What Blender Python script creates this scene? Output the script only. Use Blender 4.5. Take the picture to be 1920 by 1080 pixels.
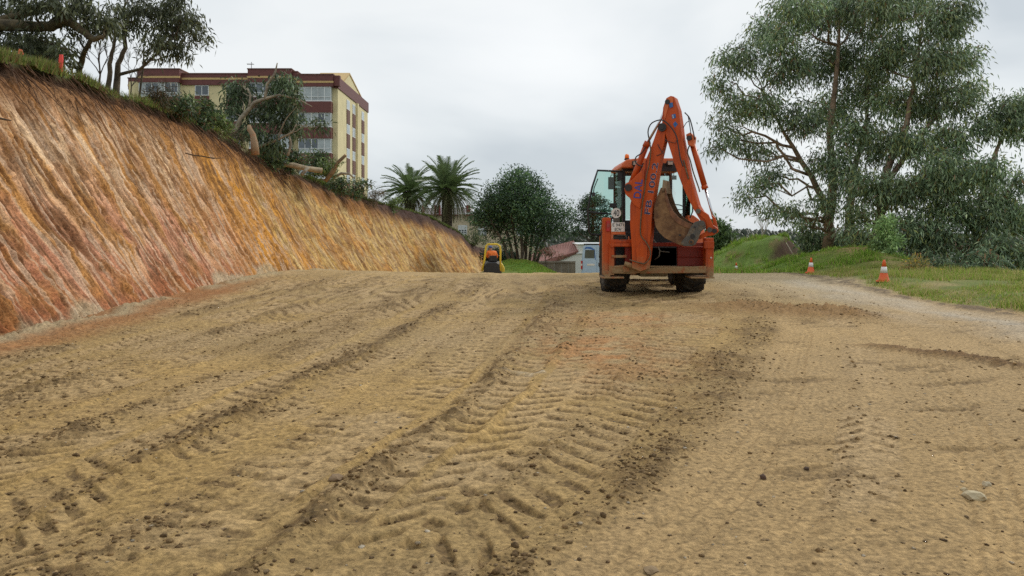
import bpy, bmesh, math, random
import numpy as np
from mathutils import Vector, Matrix, noise as mnoise

for o in list(bpy.data.objects):
    bpy.data.objects.remove(o)
SC = bpy.context.scene
COL = SC.collection
R = math.radians
RND = random.Random(7)
RG = np.random.default_rng(11)

# ------------------------------------------------------------------ camera
CAMZ, FOC, HOR = 1.4, 1480.0, 430.0          # eye height, focal length and horizon row of the 1920x1080 photograph
cam_data = bpy.data.cameras.new('camera')
cam = bpy.data.objects.new('camera', cam_data)
COL.objects.link(cam)
cam.location = (0, 0, CAMZ)
cam.rotation_euler = (R(90), 0, 0)
cam_data.sensor_width = 36
cam_data.lens = 36 * FOC / 1920
cam_data.shift_y = -(540 - HOR) / 1920
cam_data.clip_start = 0.1
cam_data.clip_end = 9000
SC.camera = cam

# ------------------------------------------------------------------ sky and sun (overcast day)
SUN_EL, SUN_AZ = R(38), R(48)                 # azimuth measured from +Y towards +X
world = bpy.data.worlds.new("World")
SC.world = world
world.use_nodes = True
wn = world.node_tree
wn.nodes.clear()
def wnode(t, **k):
    n = wn.nodes.new(t)
    for a, v in k.items(): setattr(n, a, v)
    return n
w_out = wnode('ShaderNodeOutputWorld')
w_sky = wnode('ShaderNodeTexSky')
w_sky.sky_type = 'NISHITA'; w_sky.sun_disc = False
w_sky.sun_elevation = SUN_EL; w_sky.sun_rotation = SUN_AZ
w_bg1 = wnode('ShaderNodeBackground'); w_bg1.inputs['Strength'].default_value = 0.1
wn.links.new(w_sky.outputs[0], w_bg1.inputs['Color'])
w_tc = wnode('ShaderNodeTexCoord')
w_map = wnode('ShaderNodeMapping'); w_map.inputs['Scale'].default_value = (1.0, 1.0, 2.3)
wn.links.new(w_tc.outputs['Generated'], w_map.inputs['Vector'])
w_n1 = wnode('ShaderNodeTexNoise'); w_n1.inputs['Scale'].default_value = 2.2
w_n1.inputs['Detail'].default_value = 5; w_n1.inputs['Roughness'].default_value = 0.46
w_n1.inputs['Distortion'].default_value = 0.25
wn.links.new(w_map.outputs[0], w_n1.inputs['Vector'])
w_rp = wnode('ShaderNodeValToRGB')
w_rp.color_ramp.elements[0].position = 0.36; w_rp.color_ramp.elements[0].color = (0.58, 0.635, 0.68, 1)
w_rp.color_ramp.elements[1].position = 0.60; w_rp.color_ramp.elements[1].color = (0.87, 0.90, 0.91, 1)
e = w_rp.color_ramp.elements.new(0.48); e.color = (0.76, 0.805, 0.83, 1)
wn.links.new(w_n1.outputs['Fac'], w_rp.inputs['Fac'])
# thin bright break in the cloud where the photograph shows it
w_dot = wnode('ShaderNodeVectorMath', operation='DISTANCE')
w_nrm = wnode('ShaderNodeVectorMath', operation='NORMALIZE')
w_map2 = wnode('ShaderNodeMapping'); w_map2.inputs['Scale'].default_value = (1.0, 1.0, 2.0)
bd = Vector((0.02, 1.0, 0.215)).normalized()
wn.links.new(w_tc.outputs['Generated'], w_nrm.inputs[0])
wn.links.new(w_nrm.outputs[0], w_map2.inputs['Vector'])
wn.links.new(w_map2.outputs[0], w_dot.inputs[0])
w_dot.inputs[1].default_value = (bd.x, bd.y, bd.z * 2.0)
w_mr = wnode('ShaderNodeMapRange'); w_mr.inputs['From Min'].default_value = 0.22; w_mr.inputs['From Max'].default_value = 0.02
w_mr.interpolation_type = 'SMOOTHSTEP'
wn.links.new(w_dot.outputs['Value'], w_mr.inputs['Value'])
w_mul = wnode('ShaderNodeMath', operation='MULTIPLY'); 
wn.links.new(w_mr.outputs[0], w_mul.inputs[0]); wn.links.new(w_n1.outputs['Fac'], w_mul.inputs[1])
w_mix = wnode('ShaderNodeMix', data_type='RGBA')
w_mix.inputs[7].default_value = (1.05, 1.06, 1.06, 1)
wn.links.new(w_mul.outputs[0], w_mix.inputs[0]); wn.links.new(w_rp.outputs['Color'], w_mix.inputs[6])
w_bg2 = wnode('ShaderNodeBackground'); w_bg2.inputs['Strength'].default_value = 0.95
wn.links.new(w_mix.outputs[2], w_bg2.inputs['Color'])
w_ms = wnode('ShaderNodeMixShader'); w_ms.inputs[0].default_value = 0.95
wn.links.new(w_bg1.outputs[0], w_ms.inputs[1]); wn.links.new(w_bg2.outputs[0], w_ms.inputs[2])
wn.links.new(w_ms.outputs[0], w_out.inputs['Surface'])

sd = bpy.data.lights.new('sun', 'SUN')
sd.energy = 1.5; sd.angle = R(10); sd.color = (1.0, 0.96, 0.88)
sun = bpy.data.objects.new('sun', sd); COL.objects.link(sun)
sv = Vector((math.sin(SUN_AZ) * math.cos(SUN_EL), math.cos(SUN_AZ) * math.cos(SUN_EL), math.sin(SUN_EL)))
sun.rotation_euler = sv.to_track_quat('Z', 'Y').to_euler()
sun.location = (20, 20, 40)

SC.view_settings.view_transform = 'Standard'
SC.view_settings.look = 'None'
SC.view_settings.exposure = 0.12
SC.view_settings.gamma = 1.0
SC.view_settings.use_curve_mapping = False
SC.render.engine = 'CYCLES'
SC.cycles.max_bounces = 6
SC.cycles.transparent_max_bounces = 12
SC.cycles.sample_clamp_indirect = 3.0
SC.cycles.use_denoising = False

# ------------------------------------------------------------------ helpers
def W(px, py, d):
    """point of the place seen at photograph pixel (px, py), d metres ahead"""
    return Vector(((px - 960) / FOC * d, d, CAMZ - (py - HOR) / FOC * d))

def tag(o, label=None, cat=None, group=None, kind=None):
    if label: o['label'] = label
    if cat: o['category'] = cat
    if group: o['group'] = group
    if kind: o['kind'] = kind
    return o

def empty(name, loc, label, cat, group=None):
    o = bpy.data.objects.new(name, None); COL.objects.link(o)
    o.location = loc; o.empty_display_size = 0.3
    return tag(o, label, cat, group)

def root_of(p):
    while p.parent: p = p.parent
    return p

def link(name, me, parent=None, mats=None, smooth=False):
    """link a mesh given in WORLD coordinates under parent (all parents carry a pure translation)"""
    o = bpy.data.objects.new(name, me); COL.objects.link(o)
    if parent is not None:
        off = root_of(parent).location
        me.transform(Matrix.Translation(-off))
        o.parent = parent
    if mats:
        for m in (mats if isinstance(mats, (list, tuple)) else [mats]): me.materials.append(m)
    if smooth:
        me.polygons.foreach_set('use_smooth', [True] * len(me.polygons))
    return o

def np_mesh(name, V, F, col=None, smooth=False):
    """V (n,3) F (m,k) numpy -> mesh with optional per-vertex colour"""
    me = bpy.data.meshes.new(name)
    V = np.ascontiguousarray(V, dtype=np.float32); F = np.ascontiguousarray(F, dtype=np.int32)
    n, (m, k) = len(V), F.shape
    me.vertices.add(n); me.vertices.foreach_set('co', V.ravel())
    me.loops.add(m * k); me.loops.foreach_set('vertex_index', F.ravel())
    me.polygons.add(m)
    me.polygons.foreach_set('loop_start', np.arange(0, m * k, k, dtype=np.int32))
    if smooth: me.polygons.foreach_set('use_smooth', np.ones(m, dtype=bool))
    me.update(calc_edges=True)
    if col is not None:
        ca = me.color_attributes.new('Col', 'FLOAT_COLOR', 'POINT')
        c4 = np.ones((n, 4), dtype=np.float32); c4[:, :3] = col
        ca.data.foreach_set('color', c4.ravel())
    return me

class MB:
    """collects shapes (world coordinates) into one mesh"""
    def __init__(s): s.v = []; s.f = []
    def add(s, vs, fs):
        b = len(s.v); s.v += [tuple(v) for v in vs]; s.f += [tuple(b + i for i in f) for f in fs]; return s
    def box(s, x0, x1, y0, y1, z0, z1):
        x0, x1 = min(x0, x1), max(x0, x1); y0, y1 = min(y0, y1), max(y0, y1); z0, z1 = min(z0, z1), max(z0, z1)
        return s.add([(x0,y0,z0),(x1,y0,z0),(x1,y1,z0),(x0,y1,z0),(x0,y0,z1),(x1,y0,z1),(x1,y1,z1),(x0,y1,z1)],
                     [(0,3,2,1),(4,5,6,7),(0,1,5,4),(1,2,6,5),(2,3,7,6),(3,0,4,7)])
    def prism(s, pts, ext):
        """pts: 3D polygon, ext: extrusion vector"""
        n = len(pts); ext = Vector(ext); a = [Vector(p) for p in pts]; b = [p + ext for p in a]
        fs = [tuple(range(n))[::-1], tuple(range(n, 2 * n))]
        for i in range(n):
            j = (i + 1) % n; fs.append((i, j, n + j, n + i))
        return s.add(a + b, fs)
    def tube(s, pts, rad, n=8, cap=True):
        pts = [Vector(p) for p in pts]
        if not hasattr(rad, '__len__'): rad = [rad] * len(pts)
        up = None; vs = []; fs = []
        for i, p in enumerate(pts):
            t = (pts[min(i + 1, len(pts) - 1)] - pts[max(i - 1, 0)])
            if t.length < 1e-9: t = Vector((0, 0, 1))
            t.normalize()
            if up is None:
                up = Vector((0, 0, 1)) if abs(t.z) < 0.9 else Vector((1, 0, 0))
            a = t.cross(up); 
            if a.length < 1e-6: a = t.cross(Vector((0.3, 1, 0.2)))
            a.normalize(); b = t.cross(a).normalized(); up = -b if False else a.cross(t)
            for k in range(n):
                an = 2 * math.pi * k / n
                vs.append(p + (a * math.cos(an) + b * math.sin(an)) * rad[i])
        for i in range(len(pts) - 1):
            for k in range(n):
                k2 = (k + 1) % n
                fs.append((i*n+k, i*n+k2, (i+1)*n+k2, (i+1)*n+k))
        if cap:
            fs.append(tuple(range(n))[::-1]); fs.append(tuple((len(pts)-1)*n + k for k in range(n)))
        return s.add(vs, fs)
    def cyl(s, a, b, r, n=20): return s.tube([a, b], r, n)
    def lathe(s, c, prof, n=24, axis='Z'):
        """prof: list of (r, h)"""
        c = Vector(c); vs = []; fs = []
        for (r, h) in prof:
            for k in range(n):
                an = 2 * math.pi * k / n
                u, v = r * math.cos(an), r * math.sin(an)
                vs.append(c + (Vector((u, v, h)) if axis == 'Z' else Vector((h, u, v)) if axis == 'X' else Vector((u, h, v))))
        for i in range(len(prof) - 1):
            for k in range(n):
                k2 = (k + 1) % n
                fs.append((i*n+k, i*n+k2, (i+1)*n+k2, (i+1)*n+k))
        fs.append(tuple(range(n))[::-1]); fs.append(tuple((len(prof)-1)*n + k for k in range(n)))
        return s.add(vs, fs)
    def mesh(s, name):
        me = bpy.data.meshes.new(name); me.from_pydata([tuple(v) for v in s.v], [], s.f); me.update()
        bm = bmesh.new(); bm.from_mesh(me); bmesh.ops.recalc_face_normals(bm, faces=bm.faces); bm.to_mesh(me); bm.free()
        return me
    def build(s, name, mat, parent=None, smooth=False, bevel=0.0, seg=2):
        o = link(name, s.mesh(name), parent, mat, smooth)
        if bevel:
            m = o.modifiers.new('bevel', 'BEVEL'); m.width = bevel; m.segments = seg; m.limit_method = 'ANGLE'; m.angle_limit = R(35)
            m.harden_normals = False
        return o

# ---- vectorised value noise
def _hash(ix, iy, seed):
    h = (ix.astype(np.int64) * 374761393 + iy.astype(np.int64) * 668265263 + seed * 1442695041) & 0xFFFFFFFF
    h = ((h ^ (h >> 13)) * 1274126177) & 0xFFFFFFFF
    return ((h ^ (h >> 16)) & 0xFFFF).astype(np.float32) / 65535.0
def vn(x, y, seed=0):
    x = np.asarray(x, dtype=np.float64); y = np.asarray(y, dtype=np.float64)
    ix = np.floor(x); iy = np.floor(y); fx = x - ix; fy = y - iy
    fx = fx*fx*(3-2*fx); fy = fy*fy*(3-2*fy)
    a = _hash(ix, iy, seed); b = _hash(ix+1, iy, seed); c = _hash(ix, iy+1, seed); d = _hash(ix+1, iy+1, seed)
    return (a*(1-fx)+b*fx)*(1-fy) + (c*(1-fx)+d*fx)*fy
def fbm(x, y, o=4, seed=0, g=0.5):
    s = 0; a = 1; t = 0
    for i in range(o):
        s = s + a * vn(x * 2**i + i*17.3, y * 2**i - i*9.1, seed + i*31); t += a; a *= g
    return s / t
def sst(a, b, x):
    t = np.clip((x - a) / (b - a), 0, 1); return t*t*(3-2*t)
def mixc(a, b, t):
    t = np.asarray(t)[..., None]; return a * (1 - t) + np.asarray(b) * t

# ---- materials
def nt_new(name):
    m = bpy.data.materials.new(name); m.use_nodes = True
    nt = m.node_tree; nt.nodes.clear()
    out = nt.nodes.new('ShaderNodeOutputMaterial'); bs = nt.nodes.new('ShaderNodeBsdfPrincipled')
    nt.links.new(bs.outputs[0], out.inputs['Surface'])
    return m, nt, bs, out
def mat(name, col, rough=0.6, metal=0.0, var=0.25, scale=6.0, bump=0.0, bscale=40.0, col2=None, thr=(0.35, 0.7), spec=None, det=5, coat=0.0, attr=False, coord='Object'):
    """principled with noise-driven colour variation, optional second colour (dirt) and bump"""
    m, nt, bs, out = nt_new(name)
    tc = nt.nodes.new('ShaderNodeTexCoord')
    n = nt.nodes.new('ShaderNodeTexNoise'); n.inputs['Scale'].default_value = scale; n.inputs['Detail'].default_value = det
    n.inputs['Roughness'].default_value = 0.6
    nt.links.new(tc.outputs[coord], n.inputs['Vector'])
    rp = nt.nodes.new('ShaderNodeValToRGB')
    rp.color_ramp.elements[0].position = thr[0]; rp.color_ramp.elements[1].position = thr[1]
    c = np.array(col)
    a = c * (1 - var); b = c * (1 + var) if col2 is None else np.array(col2)
    if col2 is not None: a = c
    rp.color_ramp.elements[0].color = (*[float(min(1, v)) for v in a], 1)
    rp.color_ramp.elements[1].color = (*[float(min(1, v)) for v in b], 1)
    nt.links.new(n.outputs['Fac'], rp.inputs['Fac'])
    src = rp.outputs['Color']
    if attr:
        at = nt.nodes.new('ShaderNodeAttribute'); at.attribute_name = 'Col'
        mx = nt.nodes.new('ShaderNodeMix'); mx.data_type = 'RGBA'; mx.blend_type = 'MULTIPLY'; mx.inputs[0].default_value = 1.0
        nt.links.new(src, mx.inputs[6]); nt.links.new(at.outputs['Color'], mx.inputs[7]); src = mx.outputs[2]
    nt.links.new(src, bs.inputs['Base Color'])
    bs.inputs['Roughness'].default_value = rough; bs.inputs['Metallic'].default_value = metal
    if spec is not None: bs.inputs['Specular IOR Level'].default_value = spec
    if coat: bs.inputs['Coat Weight'].default_value = coat
    if bump:
        n2 = nt.nodes.new('ShaderNodeTexNoise'); n2.inputs['Scale'].default_value = bscale; n2.inputs['Detail'].default_value = 6
        nt.links.new(tc.outputs[coord], n2.inputs['Vector'])
        bp = nt.nodes.new('ShaderNodeBump'); bp.inputs['Strength'].default_value = 1.0; bp.inputs['Distance'].default_value = bump
        nt.links.new(n2.outputs['Fac'], bp.inputs['Height']); nt.links.new(bp.outputs[0], bs.inputs['Normal'])
    return m
# ================================================================== TERRAIN
# edge of the cut bank, as seen in the photograph: (px, py, distance)
TOP = [(-900, -10, 7.0), (-250, 40, 12.0), (0, 113, 14.85), (110, 138, 16.9), (180, 160, 18.6), (240, 187, 20.5), (320, 212, 22.8), (400, 243, 25.5),
       (480, 290, 29.5), (560, 325, 35.0), (640, 360, 41.0), (720, 385, 49.0), (800, 405, 56.0), (860, 437, 66.0), (880, 458, 70.0), (905, 466, 76.0)]
tp = [W(*t) for t in TOP]
ty = np.array([-8.0] + [p.y for p in tp] + [79.0])
tx = np.array([-9.6] + [min(p.x, -9.2) if p.y < 16 else p.x for p in tp] + [-2.3])
tz = np.array([4.6] + [p.z for p in tp] + [-2.6])
tz[1] = 4.6; tz[2] = 4.55; tx[1] = -9.5; tx[2] = -9.5
def top_x(y): return np.interp(y, ty, tx)
def top_z(y): return np.interp(y, ty, tz)

MOUNDS = [(12.0, 37.0, 3.2, 2.3, 1.55), (12.6, 29.0, 1.75, 2.3, 0.78), (10.8, 31.5, 1.2, 1.6, 0.25), (0.3, 52.0, 2.3, 3.0, 1.15)]
def gz(x, y):
    """bare terrain height"""
    x = np.asarray(x, dtype=np.float64); y = np.asarray(y, dtype=np.float64)
    r = np.hypot(x, y)
    z = -0.075 * np.log1p(np.exp(np.clip((y - 27.0 - 0.0*x) / 2.2, -30, 30))) * 2.2
    z = np.where(y > 90, -4.7 - (np.minimum(y, 260) - 90) * 0.16, z)
    # the hill falls away on the right behind the verge
    e = np.maximum(x - (15.0 + 0.00*y), 0)
    z = z - 0.40 * np.minimum(e, 70) * sst(0, 4, e)
    # slight cross fall, small rise by the left bank
    z = z + 0.022 * np.clip(-x - 2, 0, 8) * sst(16, 28, y) * (1 - sst(30, 50, y))
    z = np.maximum(z, -34.0)
    # ground behind the bank on the left
    left = sst(0.0, 3.0, (top_x(y) - 2.0) - x) * (1 - sst(300, 420, r))
    zl = np.where(y < 78, np.minimum(top_z(y) - 0.5, 3.2), 0.6)
    zl = np.where((y >= 78) & (x > -12), -3.5, zl)
    z = z * (1 - left) + zl * left
    # verge
    vb = 8.75 + 0.35*np.sin(y*0.35) + 0.9*sst(21, 25, y)
    z = z + 0.16 * sst(0, 1.1, x - vb) * (1 - sst(13, 17, x)) * sst(8, 12, y)
    for (mx, my, sx, sy, h) in MOUNDS:
        q = ((x - mx) / sx)**2 + ((y - my) / sy)**2
        g = h * np.exp(-q**1.35 * 0.9)
        if h > 1.5:
            g = g * np.exp(-(np.maximum((x - mx) + 0.8*(my - y) - 0.9, 0)/0.8)**2)
        if h > 0.9: g = g * (0.84 + 0.36*fbm(x*0.9, y*0.9, 4, 33))
        z = z + g
    return z
def gz1(x, y): return float(gz(np.array([x]), np.array([y]))[0])

# --- stream coordinates following the wheel tracks: x = q + k(q) * deff(d)
QT = np.linspace(-30, 30, 601)
KT = np.interp(QT, [-12, -6, -4, -2.35, -0.8, 0, 0.6, 3, 6, 10, 14], [0, 0.03, 0.06, 0.16, 0.22, 0.40, 0.55, 0.5, 0.32, 0.06, 0])
def q_of(x, y):
    out = np.empty_like(x)
    for i in range(x.shape[0]):
        d = y[i, 0]; de = min(14 * (1 - math.exp(-(d - 4) / 14)), 9.0)
        out[i] = np.interp(x[i], QT + KT * de, QT)
    return out

_br = random.Random(19)
BANDS = []                     # centre q, half width, lug pitch, depth, slant, side offset
for _i in range(23):
    _q = -9.3 + 0.425*_i + _br.uniform(-0.05, 0.05)
    BANDS.append((_q, _br.uniform(0.19, 0.235), _br.uniform(0.17, 0.25), _br.uniform(0.021, 0.030), _br.choice([-1.2, 1.2, 0.35, -0.45, 0.9]), _br.choice([0.0, 0.5, 0.5])))
BANDS.append((1.75, 0.24, 0.21, 0.007, 1.1, 0.5))
RIDGES = [(-2.34, 0.10, 0.050), (-0.86, 0.085, 0.060), (0.50, 0.10, 0.020), (-3.1, 0.12, 0.026), (-4.3, 0.10, 0.026), (1.62, 0.05, 0.009), (-1.62, 0.07, 0.018), (-0.1, 0.06, 0.018), (-5.5, 0.12, 0.03)]

def ground_detail(x, y):
    """height, roughness mask and colour of the worked soil (2-D arrays, one row per distance)"""
    q = q_of(x, y)
    wob = (fbm(x*0.35, y*0.35, 3, 5) - 0.5)
    qw = q + wob * 0.22 + (fbm(x*1.9, y*1.9, 2, 8) - 0.5) * 0.05
    n_lo = fbm(x*0.22, y*0.22, 3, 3); n_md = fbm(x*1.1, y*1.1, 4, 14); n_hi = fbm(x*4.5, y*4.5, 4, 23, 0.6); n_vh = fbm(x*16, y*16, 3, 29, 0.7)
    n_cl = 1 - np.abs(2*fbm(x*8, y*8, 3, 41, 0.6) - 1)
    h = 0.05 * (n_lo - 0.5) + 0.028 * (n_md - 0.5)
    near = 1 - sst(16, 30, y)
    left = 1 - sst(0.35, 0.75, qw)                       # reworked soil left of the smooth lane
    left = np.maximum(left, sst(12.5, 15, y) * (1 - sst(2.2, 3.4, q)))
    rough = 0.12 + 0.50 * left * sst(0.36, 0.62, fbm(q*1.7 + 3, y*0.16, 3, 51) + 0.25*(n_md - 0.5))
    hb = np.zeros_like(h); bed = np.zeros_like(h); barm = np.zeros_like(h)
    frag = sst(0.36, 0.56, n_hi); rim = sst(0.35, 0.7, n_hi); fade = (1 - 0.35*sst(14, 26, y))
    pw = fbm(x*1.3 + 31, y*1.0, 2, 61); p2 = fbm(x*0.55, y*0.35 + 9, 3, 62)
    for i, (qc, hw, pitch, dep, sk, so) in enumerate(BANDS):
        m = (np.abs(qw - qc) < hw*1.6)
        if not m.any(): continue
        t = ((qw - qc) / hw)[m]; at = np.abs(t); ym = y[m]; nm = n_md[m]; nh = n_hi[m]
        win = 1 - sst(0.80, 1.04, at)
        ph = ym*1.03/pitch*(1 + 0.35*sst(12, 20, ym)*0) + np.where(t > 0, so, 0.0) + (at if so else t)*sk*0.9 + 0.75*(nm - 0.5) + 0.4*(nh - 0.5)
        bar = sst(-0.05, 0.6, np.sin(2*np.pi*ph)) * (sst(0.03, 0.2, at) if so else 1.0)
        patch = sst(0.26, 0.42, (0.5*vn(ym*0.5 + i*9.7, ym*0 + i, 66) + 0.5*pw[m])) * (0.55 + 0.45*sst(0.35, 0.6, p2[m]))
        if i < 23: patch = np.maximum(patch, 0.25)
        hb[m] += -dep * bar * win * patch * fade[m] * (0.30 + 0.95*frag[m]) + dep*0.4*np.exp(-((at - 1.1)/0.16)**2)*1.6*rim[m]*fade[m]
        bed[m] = np.maximum(bed[m], win * (0.35 + 0.65*patch))
        barm[m] = np.maximum(barm[m], bar * win * patch * (0.3 + 1.2*frag[m]))
    rid = np.zeros_like(h)
    for (qc, w, a) in RIDGES:
        ww = w * (1 + 0.05*np.maximum(y - 6, 0))
        g = np.exp(-((qw - qc) / ww)**2) * (0.25 + 1.2*sst(0.3, 0.65, fbm(x*0.9, y*0.9, 3, int(77 + qc*10))))
        rid += g * min(1, a / 0.05); h += 0.62 * a * g * (1 - 0.4*sst(12, 24, y))
    # the rough shoulder bordering the smooth lane and the spoil dropped right of the machine
    sh = np.exp(-((qw - 0.22)/0.42)**2) * (1 - sst(9, 13, y))
    sp = np.exp(-(((x - 4.35)/1.25)**2 + ((y - 13.6 + 0.5*(x-4.3))/1.15)**2)**1.6) + 0.8*np.exp(-(((x - 5.3)/0.7)**2 + ((y - 12.9)/0.6)**2)**1.5)
    sp2 = np.exp(-(((x - 2.4 + 0.0*y)/1.1)**2 + ((y - 14.6)/1.0)**2))*0.45
    smear = np.exp(-(((x - 3.75 - (y - 7.9)*-0.55)/0.10)**2)) * sst(7.0, 7.6, y) * (1 - sst(9.2, 10.2, y)) * 0
    sl = np.exp(-(((x - 4.55 - (9.0 - y)*0.62)/0.16))**2) * sst(7.4, 8.0, y) * (1 - sst(9.3, 9.7, y))
    rough = np.clip(rough*(1 - 0.70*bed) + 0.36*barm + 0.75*np.clip(rid, 0, 1) + 0.16*sh*(0.5 + n_md) + 0.9*sp + 0.5*sp2 + 0.6*sl, 0, 1.15)
    rough *= 0.45 + 1.1*sst(0.25, 0.7, n_md)
    smooth_right = (1 - left)
    # narrow rolled tyre ribs in the smooth lane
    for (qc, hw) in ((0.98, 0.17), (2.45, 0.16), (3.5, 0.15)):
        t = (qw - qc)/hw; win = 1 - sst(0.8, 1.0, np.abs(t))
        h += 0.0045*np.cos(t*np.pi*4)*win*(1 - sst(8, 14, y)) - 0.010*win
    # shallow scuffs of the smooth zone
    sc = fbm(x*1.3 + 0.6*y, y*5.0 - x*1.5, 4, 91, 0.6)
    hs = -0.022 * smooth_right * sst(0.60, 0.74, sc) * sst(0.40, 0.6, n_md)
    tf = 1 - 0.55*sst(14, 27, y)
    h = h + hb + hs + tf*rough * (0.030*(n_cl - 0.5) + 0.034*(n_hi - 0.45) + 0.040*(n_vh - 0.5)) + tf*(0.009*(n_hi - 0.5) + 0.006*(n_vh - 0.5)) + sp*0.06*n_hi*2 + sl*0.05
    # ---------------- colour: soil albedo, plus shade put into the rough ridges
    base = np.empty(x.shape + (3,)); base[:] = (0.440, 0.287, 0.108)
    base = mixc(base, (0.355, 0.250, 0.120), sst(0.2, 0.8, fbm(x*0.3+9, y*0.3, 3, 101))*0.8)
    base = mixc(base, (0.45, 0.305, 0.150), smooth_right*0.7)
    base = mixc(base, (0.50, 0.35, 0.185), sst(0.35, 0.8, bed)*0.62 * sst(0.3, 0.6, n_md))
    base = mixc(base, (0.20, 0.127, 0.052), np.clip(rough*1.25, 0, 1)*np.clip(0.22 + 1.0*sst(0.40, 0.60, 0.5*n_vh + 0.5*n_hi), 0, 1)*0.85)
    base = mixc(base, (0.11, 0.07, 0.032), np.clip(rid*1.1, 0, 1)*0.7*sst(0.46, 0.60, 0.5*n_vh + 0.5*n_hi))  # damp ridge soil, darkened further to imitate shadows among the clods
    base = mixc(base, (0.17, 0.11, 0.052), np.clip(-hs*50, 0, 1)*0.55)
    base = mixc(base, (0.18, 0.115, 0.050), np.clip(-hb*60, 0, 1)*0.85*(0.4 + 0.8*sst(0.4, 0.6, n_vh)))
    base = mixc(base, (0.50, 0.355, 0.17), sst(20, 28, y)*(0.45 + 0.3*(n_md - 0.5))*(1 - sst(5.0, 7.5, x)))
    base = mixc(base, (0.50, 0.40, 0.25), sst(11, 24, y)*0.6*sst(3.8, 6.5, x))
    # red clay patches
    rp_ = np.exp(-(((x - 1.05)/0.75)**2 + ((y - 9.2)/1.6)**2)) + 0.7*np.exp(-(((x - 1.9)/1.0)**2 + ((y - 12.4)/1.2)**2))
    base = mixc(base, (0.40, 0.19, 0.07), np.clip(rp_, 0, 1)*sst(0.3, 0.65, n_hi)*0.85)
    gp = np.exp(-(((x - 0.28)/0.26)**2 + ((y - 7.75)/0.10)**2))
    base = mixc(base, (0.46, 0.40, 0.30), np.clip(gp*1.4, 0, 1)*sst(0.4, 0.6, n_hi)*0.8)
    base = mixc(base, (0.26, 0.145, 0.055), np.clip(sp, 0, 1)*0.8)
    base = mixc(base, (0.16, 0.085, 0.035), np.clip(sl, 0, 1)*0.8)
    # soil spilt from the bank along its foot
    tox = np.interp(y, toe_y, toe_x)
    dt = x - tox + (n_md - 0.5)*0.5
    red = (1 - sst(0.5, 1.25, dt)) * (1 - sst(17, 24, y))
    base = mixc(base, (0.31, 0.135, 0.05), red*0.85)
    gv = np.exp(-((dt - 0.22)/0.22)**2) * sst(0.36, 0.55, fbm(y*0.8, x*0.0+1, 2, 120))
    base = mixc(base, (0.40, 0.33, 0.20), gv*0.75)
    h = h + 0.10*gv*n_hi + 0.05*red*n_md
    # grey gravelled strip and mud beside the verge
    vb = 8.75 + 0.35*np.sin(y*0.35) + 0.9*sst(21, 25, y)
    dv = x - vb + (fbm(x*1.2, y*0.6, 3, 130) - 0.5)*1.3
    gs = np.exp(-((dv + 1.3)/0.75)**2)*sst(8, 10, y)*(0.5 + 0.6*n_md) * (1 - sst(20, 26, y))
    base = mixc(base, (0.47, 0.45, 0.40), np.clip(gs, 0, 1)*0.5)
    mud = np.exp(-((dv + 0.22)/0.30)**2)*sst(0.3, 0.6, n_hi)
    base = mixc(base, (0.10, 0.07, 0.045), np.clip(mud*1.3, 0, 1)*0.85)
    h = h + mud*0.04*n_hi
    gr = sst(-0.1, 0.5, dv)
    gcol = mixc(np.broadcast_to(np.array((0.14, 0.17, 0.035)), base.shape), (0.30, 0.24, 0.10), sst(0.5, 0.75, fbm(x*0.9, y*0.5, 3, 140)))
    base = base*(1 - gr[..., None]) + gcol*gr[..., None]
    # cut faces and bare caps of the heaps
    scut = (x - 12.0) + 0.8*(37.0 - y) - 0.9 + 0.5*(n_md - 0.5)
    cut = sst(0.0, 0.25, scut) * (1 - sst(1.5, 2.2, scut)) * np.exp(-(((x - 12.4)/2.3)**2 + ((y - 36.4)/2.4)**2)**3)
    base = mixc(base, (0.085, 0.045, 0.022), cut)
    cap = np.exp(-(((x - 12.5)/1.15)**2 + ((y - 28.9)/1.4)**2)**2)
    base = mixc(base, (0.36, 0.23, 0.10), cap*0.8*sst(0.3, 0.6, n_hi))
    gr2 = sst(27.5, 31, y + 0.25*(x-6)) * sst(5.5, 7.5, x - 0.6*(n_md-.5))
    gr2 = gr2 * (1 - cut) * (1 - cap)
    base = mixc(base, (0.13, 0.20, 0.035), gr2)
    base = mixc(base, (0.20, 0.14, 0.06), gr2*sst(0.5, 0.62, fbm(x*1.4, y*1.1, 3, 150))*0.8)
    gl = np.exp(-(((x - 1.4)/3.4)**2 + ((y - 51.0)/4.0)**2)**2)
    base = mixc(base, (0.09, 0.18, 0.02), gl)
    base *= (0.84 + 0.34*n_hi + 0.42*(n_vh - 0.5))[..., None]
    return h, rough, base, np.clip(gr + gr2, 0, 1)

# toe of the bank
toe_pts = [(-8, -6.5), (7, -6.5), (10.1, -6.55), (12.95, -6.65), (18, -7.05), (23, -7.5), (29.6, -7.2)]
for yy in (35, 41, 49, 56, 66, 70, 76, 79):
    x0 = float(top_x(yy)); z0 = float(top_z(yy)); toe_pts.append((yy, x0 + 0.577 * (z0 + 0.075*max(yy - 27, 0))))
toe_y = np.array([p[0] for p in toe_pts]); toe_x = np.array([p[1] for p in toe_pts])

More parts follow.
